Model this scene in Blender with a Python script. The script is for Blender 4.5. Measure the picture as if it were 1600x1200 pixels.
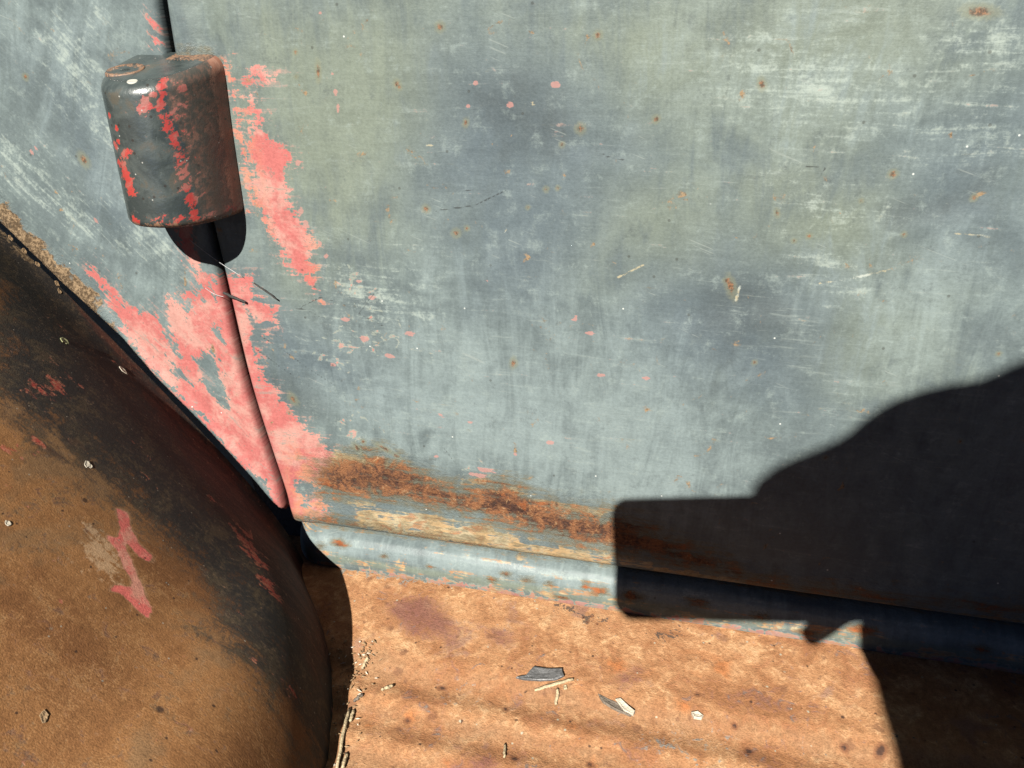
import bpy, bmesh, math, random
import numpy as np
from mathutils import Vector, Matrix

# ------------------------------------------------------------------ camera, sky, sun
scene = bpy.context.scene
for o in list(bpy.data.objects):
    bpy.data.objects.remove(o)
COL = scene.collection
Rz = lambda d: Matrix.Rotation(math.radians(d), 4, 'Z')
Rx = lambda d: Matrix.Rotation(math.radians(d), 4, 'X')
CAM = Vector((0, -.42, .80))
cd = bpy.data.cameras.new('camera'); cam = bpy.data.objects.new('camera', cd); COL.objects.link(cam)
cam.matrix_world = Matrix.Translation(CAM) @ Rz(13) @ Rx(65)
cd.sensor_width = 36; cd.lens = 27; cd.clip_start = .004; cd.clip_end = 200
scene.camera = cam
scene.cycles.max_bounces = 5; scene.cycles.diffuse_bounces = 3

LIGHT = Vector((.05, 1, -.75)).normalized()
world = bpy.data.worlds.new('World'); scene.world = world; world.use_nodes = True
wt = world.node_tree
sky = wt.nodes.new('ShaderNodeTexSky'); sky.sky_type = 'NISHITA'; sky.sun_disc = False; sky.air_density = .1; sky.dust_density = 0; sky.altitude = 2500
sky.sun_elevation = math.asin(-LIGHT.z); sky.sun_rotation = math.atan2(-LIGHT.x, -LIGHT.y)
wt.links.new(sky.outputs[0], wt.nodes['Background'].inputs[0])
wt.nodes['Background'].inputs[1].default_value = .05
ld = bpy.data.lights.new('sun', 'SUN'); sun = bpy.data.objects.new('sun', ld); COL.objects.link(sun)
ld.energy = 5; ld.angle = math.radians(.53); ld.color = (1, .95, .87)
sun.location = (0, -3, 4); sun.rotation_euler = LIGHT.to_track_quat('-Z', 'Y').to_euler()
vs = scene.view_settings
vs.view_transform = 'Standard'; vs.look = 'None'; vs.gamma = 1; vs.exposure = 2.2; vs.use_curve_mapping = False

# ------------------------------------------------------------------ node helper
ALBEDO = .26                                          # colours below are written as they look in full sun at this exposure
class T:
    """a small material writer: every value is a socket, arithmetic makes Math nodes.
    Patterns are 2-D, in metres on the surface (mesh attribute 'suv')."""
    def __init__(s, name, flat=True):
        s.m = bpy.data.materials.new(name); s.m.use_nodes = True
        s.t = s.m.node_tree; s.b = s.t.nodes['Principled BSDF']; s.flat = flat
        if flat:
            n = s.node('ShaderNodeAttribute'); n.attribute_name = 'suv'; s.co = V(s, n.outputs['Vector'])
        else:
            s.co = V(s, s.node('ShaderNodeTexCoord').outputs['Object'])
    def node(s, k): return s.t.nodes.new(k)
    def put(s, sock, v):
        if isinstance(v, V): s.t.links.new(v.o, sock)
        else: sock.default_value = v
    def noise(s, scale, detail=2, rough=.55, dist=0, rot=0):
        """zero-mean noise, about -1..1; scale may be (along, across)"""
        n = s.node('ShaderNodeTexNoise'); n.noise_dimensions = '2D' if s.flat else '3D'
        src = s.co
        if isinstance(scale, tuple):
            mp = s.node('ShaderNodeMapping'); s.put(mp.inputs[0], s.co)
            if rot:
                mp.inputs['Rotation'].default_value = (0, 0, rot)
                m2 = s.node('ShaderNodeMapping'); s.t.links.new(mp.outputs[0], m2.inputs[0]); mp = m2
            mp.inputs['Scale'].default_value = (scale[0], scale[1], 1)
            src = V(s, mp.outputs[0]); scale = 1
        s.put(n.inputs['Vector'], src)
        n.inputs['Scale'].default_value = scale; n.inputs['Detail'].default_value = detail
        n.inputs['Roughness'].default_value = rough; n.inputs['Distortion'].default_value = dist
        k = s.node('ShaderNodeMath'); k.operation = 'MULTIPLY_ADD'
        s.t.links.new(n.outputs[0], k.inputs[0]); k.inputs[1].default_value = 4; k.inputs[2].default_value = -2
        return V(s, k.outputs[0])
    def voro(s, scale):
        n = s.node('ShaderNodeTexVoronoi'); n.voronoi_dimensions = '2D' if s.flat else '3D'
        s.put(n.inputs['Vector'], s.co); n.inputs['Scale'].default_value = scale
        sp = s.node('ShaderNodeSeparateColor'); s.t.links.new(n.outputs['Color'], sp.inputs[0])
        return V(s, n.outputs['Distance']), V(s, sp.outputs[0]), V(s, sp.outputs[1])
    def attr(s, name):
        n = s.node('ShaderNodeAttribute'); n.attribute_name = name
        return V(s, n.outputs['Fac'])
    def step(s, v, a, b):
        n = s.node('ShaderNodeMapRange'); n.interpolation_type = 'SMOOTHSTEP'; n.clamp = True
        s.put(n.inputs[0], v); n.inputs[1].default_value = a; n.inputs[2].default_value = b
        return V(s, n.outputs[0])
    def mix(s, f, a, b):
        n = s.node('ShaderNodeMix'); n.data_type = 'RGBA'; n.clamp_factor = True
        s.put(n.inputs[0], f)
        for k, c in ((6, a), (7, b)):
            s.put(n.inputs[k], c if isinstance(c, V) else (*c, 1))
        return V(s, n.outputs[2])
    def gain(s, c, f):
        """colour times a value"""
        n = s.node('ShaderNodeVectorMath'); n.operation = 'SCALE'
        s.put(n.inputs[0], c); s.put(n.inputs['Scale'], f)
        return V(s, n.outputs[0])
    def out(s, col, rough, height=None, dist=.001, spec=.5):
        s.put(s.b.inputs['Base Color'], s.gain(col, ALBEDO))
        s.put(s.b.inputs['Roughness'], rough)
        s.b.inputs['Specular IOR Level'].default_value = spec
        if height is not None:
            n = s.node('ShaderNodeBump'); n.inputs['Distance'].default_value = dist
            s.put(n.inputs['Height'], height); s.t.links.new(n.outputs[0], s.b.inputs['Normal'])
        return s.m

class V:
    def __init__(s, t, o): s.t = t; s.o = o
    def op(s, k, b, flip=False):
        n = s.t.node('ShaderNodeMath'); n.operation = k
        x, y = (b, s) if flip else (s, b)
        s.t.put(n.inputs[0], x); s.t.put(n.inputs[1], y)
        return V(s.t, n.outputs[0])
    def __add__(s, b): return s.op('ADD', b)
    __radd__ = __add__
    def __sub__(s, b): return s.op('SUBTRACT', b)
    def __rsub__(s, b): return s.op('SUBTRACT', b, True)
    def __mul__(s, b): return s.op('MULTIPLY', b)
    __rmul__ = __mul__
    def max(s, b): return s.op('MAXIMUM', b)
    def abs(s): return s.op('ABSOLUTE', 0)

# ------------------------------------------------------------------ materials
def paint(name, run=0.0):
    """old brushed blue-grey paint over red, cream and rust; the worn places come from mesh attributes"""
    m = T(name); A = m.attr; st = m.step
    big = m.noise(9, 3, .6); mid = m.noise(36, 3, .6, .4); blo = m.noise(120, 3, .6, .5); fine = m.noise(520, 2, .7)
    hs = m.noise((24, 260), 3, .65, .5, run); hs2 = m.noise((80, 800), 2, .6, 0, run); vst = m.noise((70, 11), 4, .7, 1.2, run * .5)
    jag = m.noise((85, 160), 4, .66, .8, run - .1); chunk = m.noise((130, 95), 2, .5, .8)
    # coat colour
    cl = m.noise(17, 5, .68, .6)
    c = m.mix(st(mid * .4 + cl * .5 + vst * .2, -.5, .5), (.152, .192, .198), (.192, .242, .240))
    c = m.mix(st(A('green') + big * .35 + cl * .26 + vst * .22, .05, 1.05) * .8, c, (.240, .280, .218))
    c = m.mix(st(A('blue') + big * .3 + cl * .28 + vst * .28, .05, 1.1) * .72, c, (.125, .163, .188))
    c = m.mix(st(A('bright') + cl * .28 + mid * .2 + vst * .28, .1, 1.1) * .68, c, (.285, .355, .360))  # on the sill this carries painted sunlight
    c = m.mix(st(A('dark') + mid * .35 + cl * .3, .15, 1.0) * .55, c, (.078, .097, .102))
    web = m.noise(75, 5, .80, .15)
    c = m.mix(st(web + cl * .2 + hs * .25, .15, 1.15) * .42, c, (.36, .435, .41))
    c = m.mix(st(web * -1 + mid * .35 + cl * -.3, .35, 1.2) * .42, c, (.085, .105, .11))
    c = m.gain(c, 1.06 + blo * .07 + fine * .09 + hs * .05 + vst * .05 + mid * .06)
    # scraped pale places; along the sill top, a sun sheen painted in
    pale = st(A('pale') * 1.1 + hs * .4 + blo * .32 + fine * .22 + mid * .2, .55, 1.45)
    c = m.mix(pale * .75, c, (.50, .58, .52))
    c = m.mix(st(hs * .8 + hs2 * .5 + big * .4, .55, 1.2) * .3, c, (.36, .42, .39))
    # long fine scratches
    scr = m.noise((20, 700), 1, .4, .15, .35)
    c = m.mix(st(scr, .88, 1.1) * st(mid, .3, .6) * .3, c, (.45, .50, .46))
    # a thin first wear-through: pale islands with pinkish middles
    lv = A('thin') * 1.2 - .2 + jag * .55 + chunk * .45 + hs * .2
    c = m.mix(st(lv, .80, .90) * .6, c, (.40, .44, .37))
    pk = st(lv, 1.02, 1.12)
    # chips through to the red coat
    rv = A('red') * 1.45 - .33 + jag * .26 + chunk * .14 + hs * .26 + blo * .20 + fine * .14
    red = st(rv, .465, .545)
    rim = st(rv, .36, .49)
    c = m.mix(rim * .40, c, (.33, .36, .28))
    c = m.mix(st(rv + hs * .3 + fine * .1, .30, .60) * .40, c, (.50, .30, .26))
    rc = m.mix(st(mid + web * .5 + hs * .2, -.5, .7), (.60, .185, .170), (.64, .335, .285))
    rc = m.mix(A('orange') * st(blo, -.5, .3) * .8, rc, (.62, .29, .17))
    rc = m.gain(rc, 1 + fine * .12 + blo * .10 + hs * .03 + web * .08)
    rc = m.mix(st(blo * .7 + fine * .7 + jag * .3, .50, .95) * .6, rc, (.26, .19, .165))
    c = m.mix((red * (1 - st(hs * .75 + hs2 * .4 + web * .45 + fine * .2, .40, .95) * .75)).max(pk * .7), c, rc)
    # cream primer streaks
    rn = m.noise(170, 4, .7, .4); r2 = m.noise(560, 3, .75); r3 = m.noise(62, 3, .6, .6)
    cream = st(A('cream') * 1.35 - .36 + hs * .50 + hs2 * .22 + blo * .28 + r3 * .35, .44, .80)
    cc = m.mix(st(mid + hs * .6, -.4, .5), (.66, .44, .22), (.62, .52, .33))
    cc = m.mix(st(jag + mid * .5 + A('orange') * .8, .25, .9) * .8, cc, (.52, .23, .10))
    cc = m.mix(st(hs2 + hs * .5, .45, .8) * .6, cc, (.24, .23, .18))
    c = m.mix(cream * .92, c, cc)
    # rust
    uv = A('rust') * 1.55 - .46 + r3 * .30 + hs * .34 + rn * .20
    c = m.mix(st(uv, -.15, .6) * .75, c, (.185, .165, .10))
    rust = st(uv, .36, .85)
    rc2 = m.mix(st(rn * .6 + r3 * .5 + r2 * .3, -.5, .4), (.120, .060, .045), (.34, .15, .068))
    rc2 = m.mix(st(r2 * .6 + rn * .5 + mid * .4, .25, .95), rc2, (.54, .33, .17))
    rc2 = m.mix(st(mid * .7 + blo * .5 + A('orange') * .5, .35, .8) * .8, rc2, (.50, .155, .05))
    rc2 = m.mix(st(r2 * .8 + rn * .5, .75, 1.1) * .8, rc2, (.70, .58, .42))
    rc2 = m.mix(st(r2 * -.7 + rn * -.6, .5, .8) * .8, rc2, (.055, .028, .02))
    rc2 = m.gain(rc2, .84 + r3 * .25)
    c = m.mix(rust, c, rc2)
    # pits, flecks and scratches set one by one
    sp = A('spot') + blo * .10 + fine * .10
    c = m.mix(st(sp, .05, .5) * .5, c, (.26, .27, .18))
    spot = st(sp, .48, .8)
    c = m.mix(spot * .85, c, m.mix(st(r2 + rn * .4, -.35, .45), (.10, .055, .035), (.36, .17, .085)))
    c = m.mix(st(A('fleck') * 1.2 - .2 + blo * .2 + hs * .2 + fine * .1, .42, .54) * .65, c, (.62, .30, .26))
    c = m.mix(st(A('scratch') + blo * .35 + fine * .15, .55, .95) * .75, c, m.mix(st(mid, -.2, .3), (.60, .52, .33), (.62, .67, .60)))
    c = m.mix(st(A('hair') + blo * .15, .66, .90) * .65, c, (.035, .035, .035))
    dv, dr, dg = m.voro(95)
    c = m.mix((1 - st(dv, .035, .06)) * st(dr, .985, .99), c, (.72, .76, .72))
    c = m.mix((1 - st(dv, .05, .10)) * st(dg, .97, .975) * .5, c, (.06, .06, .05))
    # dirt caught at the lip
    dt = st(A('dirt') + rn * .30 + r3 * .45, .42, .68)
    dc = m.mix(st(r2 * .6 + rn * .5, -.3, .5), (.12, .08, .045), (.40, .28, .165))
    c = m.mix(dt, c, dc)
    h = (A('rust').max(A('dirt')) * (rn * .8 + r2 * .7)) + fine * .06 + hs2 * .02
    r = st(mid + fine * .4, -.8, .8) * .14 + .42 + rust * .35 + dt * .4 + red * .06
    return m.out(c, r, h, .0005, .10)

def hinge_paint():
    m = T('hinge_paint'); A = m.attr; st = m.step
    fine = m.noise(600, 2, .7); mid = m.noise(70, 3, .6, .4); blo = m.noise(200, 4, .7, .1); jag = m.noise((120, 300), 4, .65, .3, .5)
    c = m.mix(st(mid + blo * .4, -.6, .6), (.050, .066, .066), (.086, .108, .104))
    c = m.mix(st(blo * .7 + fine * .5, .45, 1.0) * .5, c, (.16, .18, .17))
    c = m.mix(st(mid - blo * .3, .35, .9) * .55, c, (.13, .105, .07))
    sv = A('stain') + jag * .25 + mid * .15
    c = m.mix(st(sv, .35, .8) * .85, c, m.mix(st(blo * .8 + jag * .4, -.35, .45), (.075, .066, .052), (.20, .105, .072)))
    c = m.mix(st(A('stain') * .4 + blo * .5 + mid * .4, .55, .95) * .6, c, (.34, .165, .115))
    c = m.mix(st(A('strip') + blo * .25 + mid * .25, .3, .8) * .9, c, m.mix(st(mid + blo * .5, -.5, .5), (.40, .165, .10), (.50, .25, .165)))
    rv = A('red') + jag * .34 + blo * .26 + fine * .10
    red = st(rv, .48, .53)
    c = m.mix(st(rv, .32, .49) * .5, c, (.20, .12, .085))
    c = m.mix(red, c, m.mix(st(mid + jag * .7 + A('stain') * .5, -.2, .9), (.54, .06, .05), (.44, .15, .12)))
    ru = st(A('rust') + blo * .3 + fine * .15, .42, .66)
    c = m.mix(ru, c, m.mix(st(fine * .6 + blo * .6, -.4, .4), (.075, .042, .028), (.34, .18, .09)))
    c = m.mix(st(A('grime') + blo * .3 + jag * .2, .35, .75) * .85, c, (.052, .050, .036))
    dr = st(A('dropping'), .45, .55)
    c = m.mix(dr, c, (.72, .71, .62))
    dv, d1, d2 = m.voro(150)
    c = m.mix((1 - st(dv, .08, .15)) * st(d1, .8, .81) * .8, c, (.035, .03, .025))
    c = m.mix((1 - st(dv, .04, .08)) * st(d2, .9, .91), c, (.5, .5, .46))
    h = fine * .07 + blo * .12 + mid * .15
    return m.out(c, .30 + mid * .04 + ru * .4 + st(sv, .4, .8) * .2 + red * .1, h, .0003, .55)

def rust_board():
    m = T('rusted_board'); A = m.attr; st = m.step
    a = m.noise(22, 3, .6, .3); b = m.noise(80, 4, .65, .5); d = m.noise(44, 3, .6, .6); f = m.noise(330, 3, .7, .3); ff = m.noise(1000, 2, .7)
    g = m.noise(130, 2, .6, .8)
    c = m.mix(st(a * .6 + b * .5, -.6, .6), (.36, .165, .074), (.56, .305, .150))
    c = m.mix(st(b * .6 + f * .4 + a * .4, .1, .9) * .85, c, (.66, .43, .235))
    c = m.mix(st(d + f * .35, .2, .8) * .45, c, (.38, .165, .080))
    c = m.mix(st(d * -1 + b * .4, .4, 1.0) * .42, c, (.52, .225, .095))
    c = m.mix(st(g * .6 + a * -.6 + f * .25, .35, .95) * .65, c, (.215, .105, .080))
    c = m.mix(st(m.noise(30, 3, .6, .4) + f * .2, .45, 1.0) * .55, c, (.25, .145, .125))
    c = m.mix(st(A('purple') + b * .35 + f * .2 + d * .25, .3, 1.0) * .75, c, (.20, .085, .075))
    c = m.mix(st(A('furrow') + a * .35 + b * .2, .2, 1.0) * .7, c, (.27, .145, .075))
    c = m.mix(st(A('bluepaint') + g * .40 + f * .3, .42, .72) * .8, c, (.235, .255, .235))
    c = m.mix(st(A('black') + g * .4 + f * .4, .55, .75) * .85, c, (.075, .062, .052))
    c = m.mix(st(g * .8 - a * .4, .75, 1.05) * .55, c, (.19, .165, .14))
    c = m.mix(st(A('orange') + b * .35 + f * .15, .3, .9) * .8, c, (.46, .165, .055))
    c = m.gain(c, 1.42 + f * .30 + ff * .28 + g * .14)
    c = m.mix(st(m.noise(95, 4, .75, .2), .45, 1.1) * .55, c, (.25, .125, .08))
    for s, k in ((60, .90), (140, .93)):
        dv, d1, d2 = m.voro(s)
        e = dv + f * .05 + g * .05
        on = st(d1, k, k + .02)
        c = m.mix((1 - st(e, .08, .24)) * on * .5, c, (.24, .11, .065))
        if s == 140:
            c = m.mix((1 - st(e, .04, .10)) * st(d2, .95, .955), c, (.70, .62, .46))
            c = m.mix((1 - st(e, .06, .14)) * st(1 - d2, .95, .955) * .8, c, (.055, .035, .03))
    pit = A('pit') + f * .12
    c = m.mix(st(pit, .25, .5) * .6, c, (.26, .10, .05))
    c = m.mix(st(pit, .5, .7) * .85, c, (.07, .042, .035))
    h = b * .25 + f * .35 + ff * .25
    return m.out(c, .8, h, .00032, .10)

def fender_rust():
    m = T('fender_rust'); A = m.attr; st = m.step
    a = m.noise(13, 3, .6, .3); b = m.noise(60, 4, .65, .3); f = m.noise(430, 3, .75); ff = m.noise(1300, 2, .6)
    al = m.noise((26, 110), 3, .65, .5, .05); g = m.noise(150, 3, .6, .6)
    c = m.mix(st(a * .7 + b * .4, -.6, .6), (.20, .088, .033), (.315, .152, .058))
    c = m.mix(st(b * .6 + f * .5 + ff * .3, .0, .9) * .65, c, (.39, .215, .095))
    c = m.mix(st(g * .7 + b * .5 + f * .35, .3, .95) * .75, c, (.115, .052, .036))
    c = m.mix(st(a - b * .4, .35, 1.0) * .5, c, (.19, .13, .072))
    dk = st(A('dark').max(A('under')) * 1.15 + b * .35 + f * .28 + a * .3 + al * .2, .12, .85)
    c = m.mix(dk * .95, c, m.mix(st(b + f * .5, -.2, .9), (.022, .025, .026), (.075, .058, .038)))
    mr = st(A('maroon') + b * .25 + a * .25 + al * .2, .25, .9)
    c = m.mix(mr * .9, c, m.mix(st(al + f * .3, -.5, .5), (.045, .016, .013), (.095, .036, .024)))
    tn = st(A('tan') + al * .45 + f * .30 + g * .25, .55, .95)
    c = m.mix(tn * .75, c, (.47, .31, .18))
    rv = A('red') + al * .40 + g * .25 + f * .12
    c = m.mix(st(rv, .42, .62) * .9, c, m.mix(st(f + g * .4, -.4, .5), (.40, .055, .042), (.40, .14, .085)))
    pv = A('pink') + .12 + g * .12 + f * .08
    pink = st(pv + al * .22, .38, .66)
    c = m.mix(st(pv, .15, .48) * .5, c, (.36, .21, .12))
    c = m.mix(pink, c, m.mix(st(b + g * .5, -.5, .5), (.60, .145, .12), (.55, .25, .18)))
    c = m.gain(c, 1.62 + f * .28 + ff * .36 + g * .18)
    c = m.mix(st(A('grit') * .75 + f * .45 + ff * .5 + g * .2, 1.15, 1.45) * .85, c, (.48, .38, .27))
    c = m.mix(st(ff * .7 + f * .6, .85, 1.15) * .5, c, (.45, .30, .17))
    for s, k in ((60, .91), (140, .86)):
        dv, d1, d2 = m.voro(s)
        c = m.mix((1 - st(dv + f * .03, .05, .11)) * st(d1, k + .06, k + .07) * .8, c, (.05, .03, .024))
        if s == 140: c = m.mix((1 - st(dv, .04, .07)) * st(d2, .93, .94) * .8, c, (.55, .48, .38))
    c = m.mix(st(A('dirt') + g * .4 + f * .3, .42, .7), c, m.mix(st(f, -.3, .4), (.14, .09, .05), (.38, .27, .16)))
    h = b * .30 + f * .25 + ff * .3
    return m.out(c, .74 - dk * .06, h, .00012, .12)

def plain(name, col, rough=.6, sc=300, var=.35, dist=.0003, spec=.4):
    m = T(name, False); n = m.noise(sc, 3, .65)
    c = m.mix(m.step(n, -.6, .6), tuple(x * (1 - var) for x in col), col)
    return m.out(c, rough, n, dist, spec)

def ground_mat():
    m = T('dry_dirt', False)
    a = m.noise(3, 3, .6); b = m.noise(30, 3, .65)
    c = m.mix(m.step(a * .6 + b * .6, -.6, .6), (.10, .075, .05), (.17, .13, .09))
    return m.out(c, .9, b, .01, .2)

M_PAINT = paint('worn_paint'); M_COWL = paint('worn_paint_cowl', .80); M_HINGE = hinge_paint(); M_BOARD = rust_board(); M_FENDER = fender_rust()
M_JAMB = plain('dark_primer', (.03, .027, .025), .8)

# ------------------------------------------------------------------ mesh helpers
def link(name, me, parent=None):
    o = bpy.data.objects.new(name, me); COL.objects.link(o)
    if parent is not None:
        o.parent = parent
        # parts are built in place: cancel the offset of the thing's empty
        if parent.parent is None: o.matrix_parent_inverse = Matrix.Translation(parent.location).inverted()
    return o

def grid_mesh(name, P, mat, attrs=None, close=False, flip=False):
    """P: (rows, cols, 3) points"""
    r, c = P.shape[:2]
    idx = np.arange(r * c).reshape(r, c)
    if close: idx = np.concatenate([idx, idx[:, :1]], 1)
    q = np.stack([idx[:-1, :-1], idx[:-1, 1:], idx[1:, 1:], idx[1:, :-1]], -1).reshape(-1, 4)
    if flip: q = q[:, ::-1]
    me = bpy.data.meshes.new(name)
    me.vertices.add(r * c); me.vertices.foreach_set('co', P.reshape(-1).astype(np.float32))
    me.loops.add(q.size); me.loops.foreach_set('vertex_index', q.reshape(-1).astype(np.int32))
    me.polygons.add(len(q)); me.polygons.foreach_set('loop_start', np.arange(0, q.size, 4, dtype=np.int32))
    me.polygons.foreach_set('use_smooth', np.ones(len(q), bool))
    me.update(calc_edges=True)
    attrs = dict(attrs or {})
    suv = attrs.pop('suv', None)
    if suv is not None:
        a = me.attributes.new('suv', 'FLOAT_VECTOR', 'POINT')
        a.data.foreach_set('vector', np.concatenate([suv.reshape(-1, 2), np.zeros((r * c, 1))], 1).astype(np.float32).reshape(-1))
    for k, v in attrs.items():
        a = me.attributes.new(k, 'FLOAT', 'POINT'); a.data.foreach_set('value', np.asarray(v, np.float32).reshape(-1))
    me.materials.append(mat)
    return me

def sd_poly(U, V_, poly):
    """signed distance to a polygon on the surface, positive inside"""
    p = np.array([q[:2] for q in poly]); d = np.full(U.shape, 1e9); ins = np.zeros(U.shape, bool)
    for (ax, ay), (bx, by) in zip(p, np.roll(p, -1, 0)):
        ex, ey = bx - ax, by - ay; L = ex * ex + ey * ey + 1e-12
        t = np.clip(((U - ax) * ex + (V_ - ay) * ey) / L, 0, 1)
        d = np.minimum(d, np.hypot(U - ax - t * ex, V_ - ay - t * ey))
        if abs(ey) > 1e-9:
            ins ^= ((ay > V_) != (by > V_)) & (U < ax + (V_ - ay) * ex / ey)
    return np.where(ins, d, -d)

def area(U, V_, polys, soft):
    r = np.zeros(U.shape)
    for p in polys: r = np.maximum(r, np.clip(.5 + sd_poly(U, V_, p) / (2 * soft), 0, 1))
    return r

def dabs(U, V_, pts, k=1.0):
    """soft round or oval dabs: (u, v, radius in mm, stretch, lean)"""
    r = np.zeros(U.shape)
    for p in pts:
        x, y, rad = p[:3]; st = p[3] if len(p) > 3 else 1; an = math.radians(p[4]) if len(p) > 4 else 0
        dx, dy = U - x, V_ - y
        a = dx * math.cos(an) + dy * math.sin(an); b = -dx * math.sin(an) + dy * math.cos(an)
        R_ = rad * .001 * k
        r = np.maximum(r, np.clip(1 - .5 * np.sqrt((a / (R_ * st)) ** 2 + (b / R_) ** 2), 0, 1))
    return r

def lines(U, V_, segs, wid):
    r = np.zeros(U.shape)
    for s in segs:
        for (ax, ay), (bx, by) in zip([q[:2] for q in s], [q[:2] for q in s[1:]]):
            ex, ey = bx - ax, by - ay; t = np.clip(((U - ax) * ex + (V_ - ay) * ey) / (ex * ex + ey * ey + 1e-12), 0, 1)
            d = np.hypot(U - ax - t * ex, V_ - ay - t * ey)
            r = np.maximum(r, np.clip(1 - .5 * d / wid, 0, 1))
    return r

def bumps(U, V_, pts):
    r = np.zeros(U.shape)
    for x, z, amp, sx, sz, an in pts:
        a = math.radians(an); dx, dz = U - x, V_ - z
        p = dx * math.cos(a) + dz * math.sin(a); q = -dx * math.sin(a) + dz * math.cos(a)
        r += amp * np.exp(-(p / sx) ** 2 - (q / sz) ** 2)
    return r

def wob(U, V_, seed, scale, n=10):
    """a smooth random surface"""
    g = np.random.default_rng(seed); r = np.zeros(U.shape)
    for i in range(n):
        k = g.uniform(.4, 1.6) * scale; a = g.uniform(0, 6.28)
        r += np.sin(k * (U * math.cos(a) + V_ * math.sin(a)) + g.uniform(0, 6.28))
    return r / n

def nonuni(a, b, lo, hi, fine, coarse):
    """a to b, fine spacing between lo and hi"""
    out = []
    if a < lo: out += list(np.linspace(a, lo, max(2, int((lo - a) / coarse)))[:-1])
    out += list(np.linspace(max(a, lo), min(b, hi), int((min(b, hi) - max(a, lo)) / fine) + 1))
    if b > hi: out += list(np.linspace(hi, b, max(2, int((b - hi) / coarse)))[1:])
    return np.array(out)

def tube_mesh(name, pts, rad, mat, sides=6):
    pts = [Vector(p) for p in pts]; n = len(pts)
    rad = rad if hasattr(rad, '__len__') else [rad] * n
    P = np.zeros((n, sides, 3))
    for i, p in enumerate(pts):
        t = (pts[min(i + 1, n - 1)] - pts[max(i - 1, 0)]).normalized()
        u = t.orthogonal().normalized(); v = t.cross(u)
        for k in range(sides):
            a = 2 * math.pi * k / sides
            P[i, k] = p + (u * math.cos(a) + v * math.sin(a)) * rad[i]
    P = np.concatenate([np.repeat(P.mean(1)[:1, None], sides, 1), P, np.repeat(P.mean(1)[-1:, None], sides, 1)], 0)
    return grid_mesh(name, P, mat, None, True)

def tag(o, label, cat, group=None, kind=None):
    o['label'] = label; o['category'] = cat
    if group: o['group'] = group
    if kind: o['kind'] = kind
    return o

# ------------------------------------------------------------------ ground
g = np.linspace(-6, 6, 61); GX, GY = np.meshgrid(g, g, indexing='ij')
ground = link('ground', grid_mesh('ground', np.stack([GX, GY, .012 * wob(GX, GY, 3, 5)], -1), ground_mat())); ground['kind'] = 'structure'

# ------------------------------------------------------------------ the truck
truck = bpy.data.objects.new('old_truck', None); COL.objects.link(truck); truck.location = (0, .2, .2)
tag(truck, 'weathered old truck side with blue-grey door, rusty fender and running board', 'truck')

ZD = .469                                             # door bottom
GAP = [(-0.296,0.8408),(-0.2974,0.813),(-0.2985,0.7853),(-0.2944,0.7269),(-0.2879,0.6557),(-0.2831,0.5795),(-0.2712,0.5128),(-0.2632,0.4718)]
gz = np.array([p[1] for p in GAP][::-1]); gx = np.array([p[0] for p in GAP][::-1])
def gapx(z):
    z = np.asarray(z, float)
    v = np.interp(z, gz, gx)
    return np.where(z > gz[-1], gx[-1] + 0 * z, v)
_k = np.linspace(.3, 1.3, 401); _v = gapx(_k)
for _ in range(3): _v = np.convolve(np.pad(_v, 8, 'edge'), np.ones(17) / 17, 'valid')
def gapx(z): return np.interp(z, _k, _v)

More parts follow.
